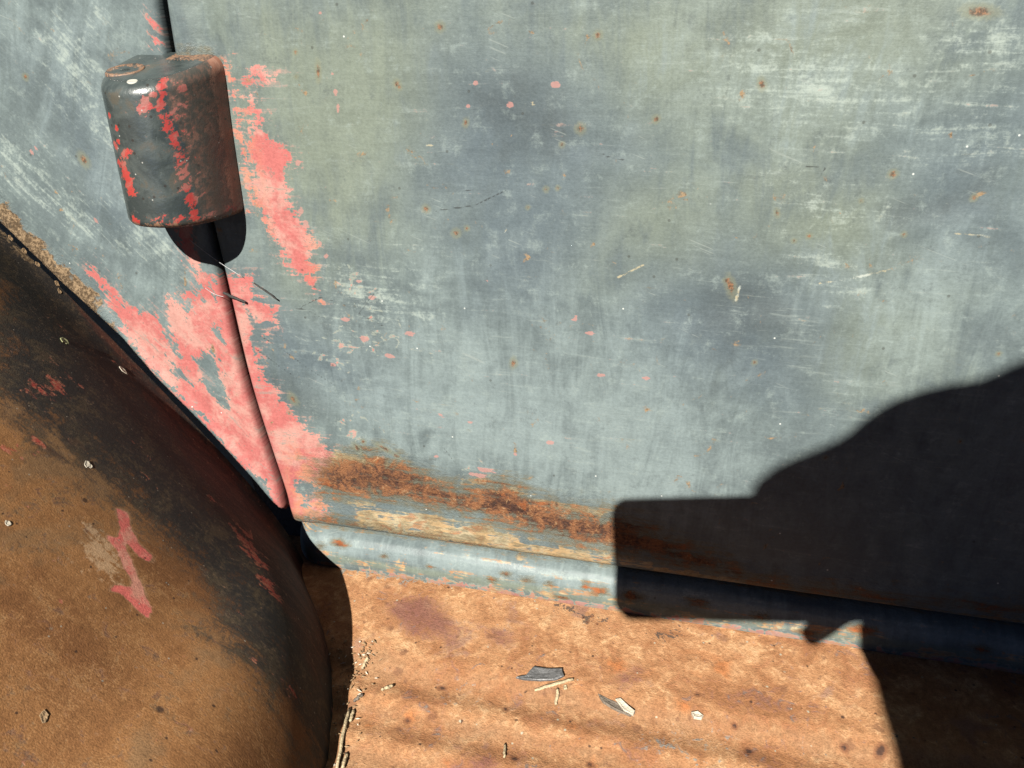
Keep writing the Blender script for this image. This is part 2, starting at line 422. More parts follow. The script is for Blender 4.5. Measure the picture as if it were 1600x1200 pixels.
# ---- shared pattern of the painted side, in metres on the panel (x along the truck, z up)
RED = [[(-0.2533,0.7499),(-0.2479,0.7535),(-0.2408,0.7467),(-0.2339,0.738),(-0.2257,0.7329),(-0.2267,0.7249),(-0.2328,0.7162),(-0.2304,0.7031),(-0.2251,0.6919),(-0.2193,0.6773),(-0.2213,0.6602),(-0.2189,0.6438),(-0.2246,0.6467),(-0.2288,0.6556),(-0.238,0.6611),(-0.2432,0.671),(-0.248,0.6828),(-0.2539,0.6923),(-0.2561,0.7057),(-0.2572,0.7152),(-0.2559,0.7337)], [(-0.2642,0.7812),(-0.2585,0.7819),(-0.2577,0.7533),(-0.2565,0.7245),(-0.2582,0.6979),(-0.2617,0.6978),(-0.2622,0.7206),(-0.2634,0.7532)], [(-0.2554,0.7766),(-0.2432,0.7833),(-0.2389,0.7808),(-0.2411,0.7768),(-0.2301,0.7769),(-0.2329,0.7735),(-0.2433,0.7727),(-0.2521,0.7672)], [(-0.2559,0.7637),(-0.2475,0.7659),(-0.2433,0.7571),(-0.2402,0.7509),(-0.2487,0.7479),(-0.2542,0.7548)],
       [(-0.297,0.6559),(-0.2651,0.6572),(-0.2648,0.6445),(-0.2496,0.638),(-0.255,0.6192),(-0.2704,0.6088),(-0.2675,0.5906),(-0.251,0.5636),(-0.2298,0.5425),(-0.2119,0.5327),(-0.2258,0.5138),(-0.2382,0.4987),(-0.2297,0.477),(-0.2737,0.4701),(-0.2799,0.4981),(-0.2861,0.5395),(-0.2926,0.5833),(-0.2958,0.6246)],
       [(-0.2886,0.6514),(-0.2784,0.6392),(-0.2728,0.5994),(-0.2596,0.5528),(-0.2329,0.536),(-0.2329,0.5154),(-0.2644,0.4738),(-0.2695,0.5103),(-0.2833,0.5866)],
       [(-0.3867,0.6568),(-0.3746,0.6488),(-0.3654,0.6325),(-0.3435,0.6252),(-0.3299,0.6388),(-0.3111,0.6428),(-0.2816,0.639),(-0.2807,0.6169),(-0.2757,0.5802),(-0.2656,0.524),(-0.2571,0.4794),(-0.287,0.5014),(-0.3161,0.5399),(-0.3513,0.5792),(-0.3662,0.6024),(-0.3738,0.6228),(-0.3845,0.6392)],
       [(-0.3152,0.6863),(-0.3014,0.687),(-0.2996,0.6591),(-0.2921,0.6447),(-0.2955,0.6156),(-0.3037,0.6373),(-0.308,0.6585),(-0.3136,0.6674)],
       [(-0.3067,0.7929),(-0.3023,0.7942),(-0.3026,0.7856),(-0.3073,0.7869)], [(-0.305,0.804),(-0.3018,0.804),(-0.3021,0.7988),(-0.3054,0.7988)]]
REDLO = [[(-0.2231,0.6219),(-0.1963,0.6277),(-0.1793,0.6258),(-0.1561,0.6244),(-0.1595,0.6168),(-0.1849,0.6078),(-0.2168,0.5979),(-0.2252,0.6039)],
         [(-0.1409,0.5307),(-0.097,0.5367),(-0.097,0.5284),(-0.1411,0.5241)], [(-0.2209,0.5598),(-0.2015,0.5693),(-0.1863,0.532),(-0.2137,0.5385)],
         [(-0.2187,0.6604),(-0.1928,0.6662),(-0.178,0.6428),(-0.1622,0.6272),(-0.1958,0.6329)]]
ORANGE = [[(-0.267,0.7838),(-0.2582,0.7839),(-0.252,0.6705),(-0.2608,0.6699)], [(-0.255,0.5332),(-0.2168,0.5072),(-0.21,0.4757),(-0.2634,0.47)], [(-0.2112,0.7262),(-0.2031,0.7265),(-0.2123,0.6401),(-0.2255,0.639)]]
RUST = [[(-0.242,0.5168),(-0.2264,0.5308),(-0.2046,0.5356),(-0.1858,0.5381),(-0.1679,0.532),(-0.1554,0.5272),(-0.1413,0.52),(-0.1234,0.5196),(-0.1065,0.529),(-0.0926,0.525),(-0.0754,0.5186),(-0.054,0.5158),(-0.0288,0.5137),(0.0048,0.5026),(0.034,0.4924),(0.063,0.4822),(0.0949,0.4779),(0.1248,0.481),(0.1549,0.4791),(0.2172,0.4863),(0.219,0.4793),(0.1411,0.4739),(0.0841,0.4722),(0.0316,0.4766),(-0.0103,0.4832),(-0.0271,0.4834),(-0.0529,0.4827),(-0.0881,0.4889),(-0.1239,0.4948),(-0.1698,0.4993),(-0.208,0.4978),(-0.2375,0.4961)]]
ISLE = [[(-0.3206,0.5948),(-0.3044,0.6033),(-0.3001,0.5873),(-0.2978,0.5583),(-0.307,0.5622),(-0.3154,0.5761)], [(-0.3398,0.5929),(-0.3271,0.587),(-0.3245,0.5751),(-0.3363,0.5788)], [(-0.322,0.6359),(-0.3132,0.6321),(-0.3199,0.6226)], [(-0.3366,0.6348),(-0.3336,0.6215),(-0.3281,0.5941),(-0.3319,0.5927),(-0.3406,0.6117)], [(-0.2886,0.5077),(-0.2806,0.5034),(-0.2785,0.4901),(-0.286,0.4917)], [(-0.301,0.6219),(-0.2942,0.6203),(-0.2943,0.6066),(-0.2996,0.6084)], [(-0.2531,0.5099),(-0.2411,0.5079),(-0.2486,0.4863),(-0.2564,0.496)], [(-0.2731,0.6353),(-0.2586,0.6255),(-0.2696,0.6134)]]
RUSTLO = [[(-0.2431,0.4991),(-0.2079,0.4989),(-0.1149,0.4951),(-0.0273,0.4855),(-0.0264,0.4709),(-0.143,0.4724),(-0.2499,0.4761)], [(-0.2984,0.7856),(-0.2881,0.7897),(-0.2703,0.7878),(-0.2642,0.7812),(-0.2836,0.7817),(-0.2978,0.7829)], [(-0.2622,0.4786),(-0.2291,0.4827),(-0.1899,0.4833),(-0.1151,0.4776),(-0.0279,0.4738),(0.2192,0.4783),(0.2209,0.4717),(-0.0275,0.4669),(-0.2632,0.4718)], [(-0.2233,0.5373),(-0.2038,0.5447),(-0.1675,0.5385),(-0.2051,0.5295)]]
CREAM = [[(-0.2356,0.5124),(-0.2233,0.5373),(-0.1861,0.5346),(-0.1682,0.5269),(-0.1871,0.5207),(-0.2155,0.5204)], [(-0.2156,0.494),(-0.1701,0.4955),(-0.1149,0.4899),(-0.0703,0.4834),(-0.0271,0.4834),(-0.0262,0.4666),(-0.0789,0.467),(-0.1431,0.469),(-0.2103,0.4724)], [(-0.1322,0.5234),(-0.097,0.5244),(-0.054,0.5158),(-0.0289,0.5147),(-0.0285,0.5073),(-0.0623,0.5095),(-0.1057,0.5181)], [(-0.0271,0.4819),(0.0517,0.4776),(0.111,0.4732),(0.2196,0.4769),(0.2208,0.4722),(0.1118,0.4682),(-0.0265,0.4714)]]
GREEN = [[(-0.2634,0.8251),(-0.1505,0.8238),(-0.1356,0.7722),(-0.1571,0.7139),(-0.1803,0.667),(-0.2323,0.6553),(-0.2462,0.71)], [(-0.1035,0.8232),(0.0532,0.8213),(0.1068,0.8207),(0.1163,0.7786),(0.0727,0.7396),(0.0195,0.7472),(-0.0459,0.758),(-0.097,0.7882)], [(0.0305,0.735),(0.102,0.7406),(0.1129,0.6865),(0.0713,0.6732),(0.0365,0.6885)], [(-0.0476,0.7254),(-0.0001,0.7207),(0.0107,0.6797),(-0.0372,0.6615)], [(0.0606,0.6795),(0.1405,0.6713),(0.1476,0.6397),(0.0844,0.6336)]]
BLUE = [[(-0.1351,0.7848),(-0.0869,0.7912),(-0.0533,0.7734),(-0.0284,0.7426),(-0.04,0.7121),(-0.06,0.6825),(-0.0777,0.6507),(-0.1206,0.6473),(-0.1383,0.7038),(-0.1571,0.7139)], [(-0.0314,0.6843),(0.0591,0.6899),(0.089,0.6638),(0.0725,0.6006),(-0.0004,0.6091),(-0.04,0.6458)], [(0.0876,0.7552),(0.151,0.7681),(0.1712,0.6904),(0.1043,0.6994)], [(-0.2701,0.6398),(-0.1982,0.6065),(-0.1654,0.5734),(-0.2651,0.5814)], [(-0.4134,0.7827),(-0.3566,0.7934),(-0.3437,0.7057),(-0.3205,0.6868),(-0.3614,0.6721),(-0.3985,0.7426)]]
PALE = [[(0.0092,0.7831),(0.0287,0.7946),(0.0547,0.7946),(0.0882,0.781),(0.1044,0.77),(0.087,0.7581),(0.0733,0.7533),(0.0514,0.7602),(0.0292,0.7687)], [(0.0447,0.7227),(0.0688,0.7269),(0.0844,0.7164),(0.0788,0.7046),(0.0534,0.7066)], [(0.0622,0.6901),(0.0805,0.6947),(0.0872,0.6743),(0.0745,0.6734)], [(0.0975,0.8028),(0.1363,0.8053),(0.143,0.7789),(0.1075,0.7812)], [(-0.3466,0.6936),(-0.3092,0.6752),(-0.324,0.6489),(-0.3614,0.6721)], [(-0.4271,0.7418),(-0.4032,0.7271),(-0.3689,0.6801),(-0.3821,0.6666),(-0.4132,0.6945),(-0.4365,0.714)], [(-0.3808,0.8001),(-0.3401,0.8067),(-0.3523,0.7438),(-0.3776,0.7506)], [(-0.2097,0.6651),(-0.16,0.6644),(-0.1534,0.6364),(-0.2045,0.6322)], [(0.1034,0.7614),(0.1384,0.765),(0.1416,0.7522),(0.1084,0.7513)]]
PALE2 = [[(-0.1966,0.6242),(-0.1365,0.6501),(-0.0583,0.6363),(-0.0201,0.6236),(0.0178,0.611),(0.0514,0.5726),(0.0263,0.528),(-0.0289,0.5147),(-0.1145,0.5219),(-0.1855,0.5421),(-0.2191,0.5768)], [(0.0058,0.7859),(0.0461,0.7946),(0.0932,0.7839),(0.1028,0.7643),(0.0701,0.7547),(0.033,0.7628)], [(0.0885,0.6849),(0.1352,0.6947),(0.1623,0.6555),(0.1166,0.6367)], [(-0.354,0.7013),(-0.3122,0.6832),(-0.3097,0.6499),(-0.3472,0.6516),(-0.37,0.6758)], [(-0.4008,0.7933),(-0.3461,0.8001),(-0.3491,0.7727),(-0.3938,0.7576)]]
DARK = [[(0.006,0.6572),(0.0285,0.6719),(0.0501,0.6607),(0.0421,0.6451),(0.0114,0.6385)], [(-0.1249,0.7724),(-0.0767,0.7823),(-0.0622,0.7448),(-0.1042,0.7301)], [(0.008,0.6723),(0.0444,0.6784),(0.0589,0.6465),(0.0232,0.6277)], [(-0.2814,0.5985),(-0.2448,0.5928),(-0.2211,0.5574),(-0.2582,0.5628)], [(0.0951,0.7153),(0.1359,0.7297),(0.138,0.7205),(0.1023,0.7092)], [(-0.235,0.5177),(-0.2002,0.5327),(-0.1679,0.532),(-0.1322,0.5218),(-0.097,0.5293),(-0.0883,0.5182),(-0.1419,0.5025),(-0.2075,0.5032)], [(-0.0883,0.5232),(-0.0289,0.5147),(-0.0281,0.4997),(-0.0752,0.5075)]]
SPOT = [(-0.1355,0.7995,2.6),(-0.06,0.751,2.8),(-0.053,0.7958,2.2,1.0,0.0),(-0.1479,0.7048,2.4),(-0.1303,0.6913,2.8),(-0.1241,0.6943,1.6),(-0.161,0.7716,2.0),(-0.1596,0.77,1.6),(-0.0962,0.6129,2.4,1.6,80.0),(-0.2485,0.5717,3.0,1.7,-60.0),(-0.2528,0.561,1.6),(0.026,0.6706,2.6,2.6,-70.0),(0.0235,0.6741,2.0),(0.096,0.734,2.2),(-0.0212,0.7567,2.0),(-0.0697,0.7426,1.6),(-0.0779,0.7187,1.8),(-0.0715,0.7197,1.4),(-0.0882,0.7081,1.4),(-0.127,0.7608,1.2),(-0.1233,0.752,1.6,1.5,80.0),(0.044,0.6274,1.6),(0.0837,0.7202,1.4),(0.0443,0.7121,1.4,1.8,-70.0),(0.0618,0.701,1.6),(0.1069,0.7042,1.6),(0.0839,0.7403,1.2),(0.0284,0.7743,2.0,1.5,-70.0),(-0.2187,0.7868,1.4),(-0.2065,0.7772,1.8,3.0,85.0),(-0.2199,0.7744,1.4),(-0.182,0.7509,1.2),(-0.1802,0.6135,1.2),(-0.0832,0.6573,1.2),(0.135,0.7238,1.8),(0.0547,0.6979,1.4),(-0.2052,0.5396,2.4,2.2,-60.0),(-0.1855,0.5421,2.2,3.0,-25.0),(-0.2,0.5452,2.0),(0.0223,0.6289,1.2),(0.1022,0.6529,1.2),(0.1024,0.616,1.2),(0.118,0.8058,3.0,2.5,-5.0),(0.1651,0.6439,1.4),(-0.3707,0.7243,3.4,1.5,-60.0),(-0.1767,0.5373,2.0,2.0,-25.0),(-0.0667,0.5139,2.5),(0.1587,0.5905,1.4),(0.0912,0.5713,1.6),(-0.3994,0.7721,2.0)]
FLECK = [(-0.1171,0.7728,2.0),(-0.0984,0.762,2.6,1.3,0.0),(-0.0738,0.7722,2.2,1.5,0.0),(-0.1216,0.7612,1.7),(-0.1973,0.7667,2.2,1.6,80.0),(-0.1967,0.758,1.8,3.0,80.0),(-0.1982,0.7763,1.6),(-0.202,0.8063,1.6),(-0.2006,0.7954,1.5),(-0.201,0.758,1.0),(-0.1124,0.6638,1.6),(-0.0587,0.6463,1.8),(-0.0597,0.6442,1.6,2.0,0.0),(-0.0155,0.6117,1.6,2.0,0.0),(-0.042,0.6111,2.0,2.2,0.0),(-0.1437,0.5713,1.6,2.5,-20.0),(-0.1244,0.5689,1.6,2.0,0.0),(-0.072,0.5604,1.8,2.4,0.0),(-0.1143,0.5343,2.6,4.0,-4.0),(-0.1209,0.5299,2.4,3.5,-6.0),(-0.1485,0.5405,1.8,1.6,0.0),(-0.0948,0.549,1.8),(-0.1935,0.6581,1.7,2.0,0.0),(-0.1859,0.6484,2.0,2.0,0.0),(-0.2045,0.6322,2.4,2.0,0.0),(-0.1926,0.6203,3.0,1.5,0.0),(-0.1623,0.6264,2.8,2.0,0.0),(-0.1761,0.6104,2.2,2.5,-10.0),(-0.1814,0.597,1.5,2.5,0.0),(-0.2166,0.6002,2.0,2.0,0.0),(-0.225,0.5856,1.5,2.0,0.0),(-0.3725,0.7395,1.4,2.0,-60.0),(-0.4088,0.7277,2.0,1.8,-60.0),(-0.4048,0.7297,1.6,2.0,-60.0),(-0.4008,0.7318,1.2),(-0.3742,0.8075,1.2),(-0.3721,0.6862,1.8,1.7,-60.0),(-0.3859,0.6599,1.2),(-0.3909,0.6755,1.2),(-0.3928,0.6668,1.2),(-0.362,0.8108,1.0),(-0.393,0.8035,1.2),(-0.0508,0.637,1.6,2.5,0.0),(-0.0177,0.5903,1.4,2.0,0.0),(-0.1379,0.6123,1.4,2.0,0.0),(-0.2267,0.6995,3.0,1.3,80.0),(-0.2243,0.6919,3.2,1.2,60.0),(-0.2252,0.7275,3.0),(-0.2164,0.6806,2.0),(-0.2131,0.6729,2.2,1.8,80.0)]
SCRATCH = [[(-0.0359,0.6714),(-0.029,0.6756),(-0.0222,0.6797)], [(0.1297,0.7061),(0.1385,0.706),(0.1474,0.7049)], [(0.0709,0.6757),(0.0863,0.6795),(0.1039,0.6856)], [(-0.1465,0.7403),(-0.1428,0.7394)], [(-0.1007,0.6948),(-0.1022,0.6925)], [(-0.0866,0.7635),(-0.0852,0.7623)], [(0.0296,0.6628),(0.031,0.6739)]]
HAIR = [[(-0.2791,0.6125),(-0.2686,0.6053),(-0.2539,0.5943),(-0.2324,0.581)], [(-0.2681,0.6171),(-0.2519,0.6082),(-0.2352,0.5961),(-0.2181,0.5863)], [(-0.2097,0.5055),(-0.2043,0.5074),(-0.2002,0.5043),(-0.1922,0.5033),(-0.1847,0.5023),(-0.178,0.5039)], [(-0.2128,0.5088),(-0.2094,0.504)], [(-0.193,0.5053),(-0.1853,0.5075)], [(-0.1446,0.5498),(-0.1341,0.5351)], [(-0.2425,0.6377),(-0.2302,0.6365),(-0.2219,0.6329)], [(-0.1422,0.7036),(-0.1192,0.7077),(-0.1006,0.717)], [(-0.1266,0.7152),(-0.1191,0.7166)], [(-0.2119,0.6443),(-0.2204,0.6458),(-0.2344,0.6383)], [(-0.1841,0.6506),(-0.1954,0.6372),(-0.1789,0.6301)], [(0.0552,0.7359),(0.0644,0.7356),(0.062,0.7314)], [(-0.2944,0.7269),(-0.2825,0.7217)], [(-0.0517,0.7402),(-0.0448,0.7372),(-0.0363,0.7358)]]
DIRTC = [[(-0.4407,0.7015),(-0.4317,0.6831),(-0.4167,0.6667),(-0.4009,0.6524),(-0.3857,0.6346),(-0.3722,0.6089),(-0.3512,0.5797),(-0.3572,0.5757),(-0.3786,0.6036),(-0.4145,0.6402),(-0.4494,0.6757)]]
DENTS = [tuple(p) for p in [
    (*[(-0.27,0.8001)][0], .0030, .010, .045, 12), (*[(-0.2623,0.8097)][0], -.0018, .012, .05, 12), (*[(-0.2561,0.6863)][0], .0014, .006, .03, 8),
    (*[(0.0266,0.6589)][0], .0016, .05, .012, 14), (*[(0.0478,0.6531)][0], -.0014, .06, .02, 10),
    (*[(0.1238,0.7199)][0], .0014, .05, .010, 14), (*[(0.1138,0.7114)][0], -.001, .05, .014, 14),
    (*[(-0.0449,0.7395)][0], .0010, .025, .006, -12), (*[(-0.038,0.7364)][0], -.0008, .02, .006, -12),
    (*[(-0.1264,0.7223)][0], .0014, .02, .07, 5), (*[(-0.097,0.7165)][0], .0016, .03, .10, 0),
    (*[(-0.0164,0.624)][0], -.0012, .04, .04, 0), (*[(0.0882,0.781)][0], -.0014, .07, .03, 10),
    (*[(0.071,0.7141)][0], -.0012, .05, .02, 5), (*[(-0.3586,0.6638)][0], .0014, .05, .012, -35), (*[(-0.3354,0.6819)][0], -.0014, .05, .015, -35),
    (*[(-0.3961,0.7502)][0], .0016, .04, .03, 40), (*[(-0.3609,0.7934)][0], -.0012, .03, .05, 0), (*[(-0.4145,0.6903)][0], -.002, .06, .012, -45)]]

def panel_attrs(U, Z):
    return dict(suv=np.stack([U, Z], -1), red=np.clip(area(U, Z, RED, .011) - .75 * area(U, Z, ISLE, .006), 0, 1), thin=area(U, Z, REDLO, .022), hair=lines(U, Z, HAIR, .0008),
                orange=area(U, Z, ORANGE, .010), rust=np.maximum.reduce([area(U, Z, RUST, .017), .40 * area(U, Z, RUSTLO[:1], .006), .60 * area(U, Z, RUSTLO[1:], .004)]),
                cream=1.08 * area(U, Z, CREAM, .007), green=area(U, Z, GREEN, .04), blue=area(U, Z, BLUE, .03),
                bright=area(U, Z, PALE2, .05), pale=area(U, Z, PALE, .03), dark=area(U, Z, DARK, .012), spot=.92 * dabs(U, Z, [p for p in SPOT if p[2] > 1.3], .85), fleck=dabs(U, Z, [p for p in FLECK if p[2] > 1.5], .72),
                scratch=lines(U, Z, SCRATCH, .0008), dirt=area(U, Z, DIRTC, .007))

def panel_y(U, Z):
    d = bumps(U, Z, DENTS)
    return d + .0006 * wob(U, Z, 5, 38) + .0003 * wob(U, Z, 8, 90)

# ---- door skin with rolled edges
XR, ZT = .75, 1.28
zs = nonuni(ZD, ZT, ZD, .86, .00125, .012)
us = nonuni(0, XR + .30, 0, .57, .00125, .012)
Zg, Ug = np.meshgrid(zs, us, indexing='ij')
X = gapx(Zg) + .0022 + Ug * (XR - gapx(Zg)) / (XR + .30)
e = X - gapx(Zg) - .0022; eb = Zg - ZD
Y = panel_y(X, Zg) * np.clip(e / .012, 0, 1) * np.clip(eb / .01, 0, 1)
ra, rb = .004, .005
Y = Y + ra * np.clip(1 - e / ra, 0, 1) ** 2 + rb * np.clip(1 - eb / rb, 0, 1) ** 2 - .0012 * np.exp(-((eb - .012) / .008) ** 2) - .0012 * np.exp(-((e - .008) / .006) ** 2)
P = np.stack([X, Y, Zg], -1)
at = panel_attrs(X, Zg)
def wrap(a, first, row):                              # add return flanges at the hinge side and the bottom
    a = np.concatenate([np.repeat(a[:, :1], 2, 1), a], 1)
    return np.concatenate([np.repeat(a[:1], 2, 0), a], 0)
P = wrap(P, 0, 0)
P[:, 0, 1] += .022; P[:, 1, 1] += .006; P[:, 0, 0] += .001
P[0, :, 1] += .020; P[1, :, 1] += .006; P[0, :, 2] += .002
at = {k: wrap(v, 0, 0) for k, v in at.items()}
door = link('door', grid_mesh('door', P, M_PAINT, at), truck)
door['label'] = 'blue-grey door with pink paint showing through and rust along its bottom edge'

# ---- cowl panel in front of the door
FL_LINE = [(-0.5656,0.7928),(-0.5046,0.7338),(-0.4467,0.6836),(-0.4086,0.6429),(-0.3724,0.608),(-0.3513,0.5792),(-0.3161,0.5399),(-0.2739,0.4869),(-0.2597,0.4706)]
fx = np.array([p[0] for p in FL_LINE]); fz = np.array([p[1] for p in FL_LINE])
zs = nonuni(.40, 1.28, .46, .86, .00125, .012); us = np.concatenate([np.linspace(0, .35, 281), np.linspace(.35, .75, 33)[1:]])
Zg, Ug = np.meshgrid(zs, us, indexing='ij')
X = gapx(Zg) - .0022 - Ug
e = Ug
zlip = np.interp(X, fx, fz); eb = Zg - zlip
Zc = np.maximum(Zg, zlip - .03)
Y = panel_y(X, Zc) * np.clip(e / .012, 0, 1)
Y = Y + .0025 * np.clip(1 - e / .0025, 0, 1) ** 2 - .0010 * np.exp(-((e - .007) / .006) ** 2)
Y = Y - .0025 * np.exp(-((eb - .004) / .006) ** 2) + .045 * np.clip(-(eb + .001) / .004, 0, 1)
P = np.stack([X, Y, Zg], -1); at = panel_attrs(X, Zg)
P = np.concatenate([np.repeat(P[:, :1], 2, 1), P], 1); P[:, 0, 1] += .022; P[:, 1, 1] += .006; P[:, 0, 0] -= .001
at = {k: np.concatenate([np.repeat(v[:, :1], 2, 1), v], 1) for k, v in at.items()}
cowl = link('cowl_panel', grid_mesh('cowl_panel', P, M_COWL, at, flip=True), truck)
cowl['label'] = 'blue-grey cowl panel in front of the door, pink towards its lower corner'

jz = np.linspace(.40, 1.28, 40)
P = np.stack([np.stack([gapx(jz) + dx, np.full(40, .024) + 0 * jz, jz], -1) for dx in (-.04, .05)], 1)
link('inner_apron', grid_mesh('inner_apron', np.array([[(-.9, .05, .20), (.78, .05, .20)], [(-.9, .05, 1.30), (.78, .05, 1.30)]], float), M_JAMB), truck)
link('door_jamb', grid_mesh('door_jamb', P, M_JAMB), truck)

# ---- sill under the door
prof = np.array([(.016, .4690), (.010, .4676), (.005, .4655), (.000, .4622), (-.003, .4580), (-.0050, .4520), (-.0060, .4460), (-.0055, .4400), (-.0040, .4345)])
tt = np.linspace(0, 1, 60); pp = np.stack([np.interp(tt, np.linspace(0, 1, len(prof)), prof[:, k]) for k in (0, 1)], 1)
for _ in range(3): pp[1:-1] = (pp[:-2] + 2 * pp[1:-1] + pp[2:]) / 4
xs = nonuni(-.262, XR, -.262, .30, .00125, .012)
Xs, Ti = np.meshgrid(xs, np.arange(60), indexing='ij')
Ps = np.stack([Xs, pp[Ti, 0], pp[Ti, 1]], -1)
Ps[..., 1] += .0006 * wob(Xs, Ps[..., 2], 12, 60)
end = np.clip(1 - (Xs + .262) / .02, 0, 1) ** 2
Ps[..., 1] += end * .012
SU, SZ = Xs, Ps[..., 2]
sat = panel_attrs(SU, SZ * 0 + .9)
sat['suv'] = np.stack([SU, Ti * .00075 + .3], -1)
SRED = [[(-.262, .4450), (-.20, .4440), (-.12, .4458), (-.03, .4440), (.10, .4450), (.6, .445), (.6, .430), (-.262, .430)], [(-.245, .4515), (-.16, .4500), (-.16, .4480), (-.245, .4490)]]
SRUST = [(-.10, .4545, 2.5, 2, 0), (-.085, .4535, 2.5, 2.5, 0), (-.07, .453, 2, 2, 0), (-.045, .4545, 3, 1.2, 0), (-.035, .4525, 3.6, 1.8, 0), (-.015, .4545, 2, 1.5, 0), (-.012, .4525, 3.4, 2.2, 0), (-.11, .449, 2, 3, 0), (-.155, .452, 1.6, 3, 0), (-.19, .455, 2, 2, 0), (-.225, .459, 3, 2, 0), (-.24, .455, 2.5, 2, 0), (-.06, .443, 1.5, 4, 0), (.03, .455, 3, 3, 0), (.07, .452, 3, 2, 0), (.13, .454, 3.5, 2, 0), (.2, .452, 3, 3, 0), (.10, .445, 2, 3, 0)]
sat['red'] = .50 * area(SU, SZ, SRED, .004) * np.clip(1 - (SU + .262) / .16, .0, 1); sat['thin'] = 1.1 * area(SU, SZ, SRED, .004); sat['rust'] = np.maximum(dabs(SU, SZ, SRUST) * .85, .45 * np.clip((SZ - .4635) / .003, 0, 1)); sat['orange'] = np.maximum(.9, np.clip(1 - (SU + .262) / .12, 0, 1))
sat['green'] = np.exp(-((SZ - .447) / .004) ** 2); sat['blue'] = 0 * SZ; sat['bright'] = .95 * np.exp(-((SZ - .457) / .007) ** 2); sat['pale'] = .55 * np.exp(-((SZ - .4595) / .0045) ** 2); sat['cream'] = np.maximum(.52 * np.clip(1 - (SU + .262) / .08, 0, 1), .16 * (SZ < .452) + .34)  # bright and pale paint the sun's sheen onto the rounded upper sill
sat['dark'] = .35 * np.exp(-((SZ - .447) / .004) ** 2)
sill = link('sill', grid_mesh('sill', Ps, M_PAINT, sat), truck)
sill['label'] = 'rounded grey sill strip under the door'

# ---- running board, ribbed along its length
xs = nonuni(-.32, XR, -.27, .26, .00125, .012)
ys = nonuni(-.330, .03, -.20, .005, .00125, .006)
Xr, Yr = np.meshgrid(xs, ys, indexing='ij')
w = -Yr
rib = np.where(w > .078,   .0011 * (np.cos((w - .078) / .030 * 2 * math.pi) - 1), 0) - .0022 * np.clip((w - .074) / .014, 0, 1)
Zr = .438 + rib + .0010 * wob(Xr, Yr, 21, 26) + .0005 * wob(Xr, Yr, 22, 80)
lip = np.clip((w - .306) / .024, 0, 1); Zr = Zr - .03 * lip ** 2
FUR = [[(x, -y) for x, y in q] for q in ([(-.4, .076), (.8, .076), (.8, .094), (-.4, .094)], [(-.4, .112), (.8, .112), (.8, .124), (-.4, .124)], [(-.4, .142), (.8, .142), (.8, .156), (-.4, .156)], [(-.4, .172), (.8, .172), (.8, .186), (-.4, .186)])]
rat = dict(suv=np.stack([Xr, Yr], -1), furrow=.75 * area(Xr, Yr, FUR, .006),
           purple=area(Xr, Yr, [[(-0.1808,-0.0316),(-0.1483,-0.0173),(-0.1235,-0.0379),(-0.1266,-0.0568),(-0.1529,-0.0569),(-0.1737,-0.0495)], [(-0.1151,-0.0359),(-0.0921,-0.0399),(-0.0887,-0.0539),(-0.1083,-0.0526)], [(-0.0182,-0.0598),(-0.0032,-0.051),(0.0014,-0.0606),(-0.0133,-0.0691)], [(-0.104,-0.141),(-0.0811,-0.1315),(-0.0713,-0.1416),(-0.097,-0.1516)]], .010),
           bluepaint=np.maximum(.9 * area(Xr, Yr, [[(-0.2398,0.0073),(-0.1959,0.0065),(-0.1356,0.0032),(-0.1337,-0.0035),(-0.1897,-0.0092),(-0.2251,-0.0078)]], .006), .42 * area(Xr, Yr, [[(0.0006,-0.0995),(0.0572,-0.0864),(0.0565,-0.1039),(0.0053,-0.1157)], [(-0.1245,-0.0896),(-0.1003,-0.0892),(-0.0963,-0.1032),(-0.1162,-0.1029)]], .012)),
           black=.62 * area(Xr, Yr, [[(-0.0772,-0.011),(-0.0597,-0.0037),(-0.041,-0.0093),(-0.0423,-0.016),(-0.062,-0.016)], [(-0.047,-0.0138),(-0.0283,-0.0063),(-0.0282,-0.0251),(-0.0435,-0.0225)], [(-0.0015,-0.019),(0.0189,-0.0081),(0.0275,-0.0183),(0.0036,-0.0326)]], .006),
           pit=.85 * dabs(Xr, Yr, [(0.0606,-0.097,2.6),(0.1315,-0.0824,3.0,1.8,60.0),(0.0321,-0.0662,2.0),(0.1123,-0.0838,2.4),(-0.044,-0.0163,1.2),(-0.0404,-0.0199,1.2),(-0.0382,-0.0138,1.3),(-0.0339,-0.0203,1.2),(-0.0315,-0.0154,1.0),(-0.1195,-0.0926,2.0,1.6,10.0),(-0.0778,-0.0999,2.0),(-0.0651,-0.132,2.4),(-0.1317,-0.1199,2.2),(-0.0244,-0.1251,2.2),(0.0534,-0.0828,2.0)]),
           orange=np.maximum(.85 * area(Xr, Yr, [[(-0.0252,-0.0506),(-0.0137,-0.0451),(-0.0105,-0.058),(-0.0216,-0.0648)], [(0.0417,-0.0324),(0.0534,-0.0324),(0.0511,-0.0491),(0.0396,-0.0491)]], .006), .7 * dabs(Xr, Yr, [(-0.1307,-0.1183,5.0),(-0.1525,-0.128,5.0),(-0.0373,-0.1037,5.0),(-0.0142,-0.0794,4.0),(-0.0235,-0.1244,5.0),(-0.1,-0.1421,4.0),(0.0249,-0.0752,6.0)])))
board = link('running_board', grid_mesh('running_board', np.stack([Xr, Yr, Zr], -1), M_BOARD, rat, flip=True), truck)
board['label'] = 'rusty brown ribbed running board'

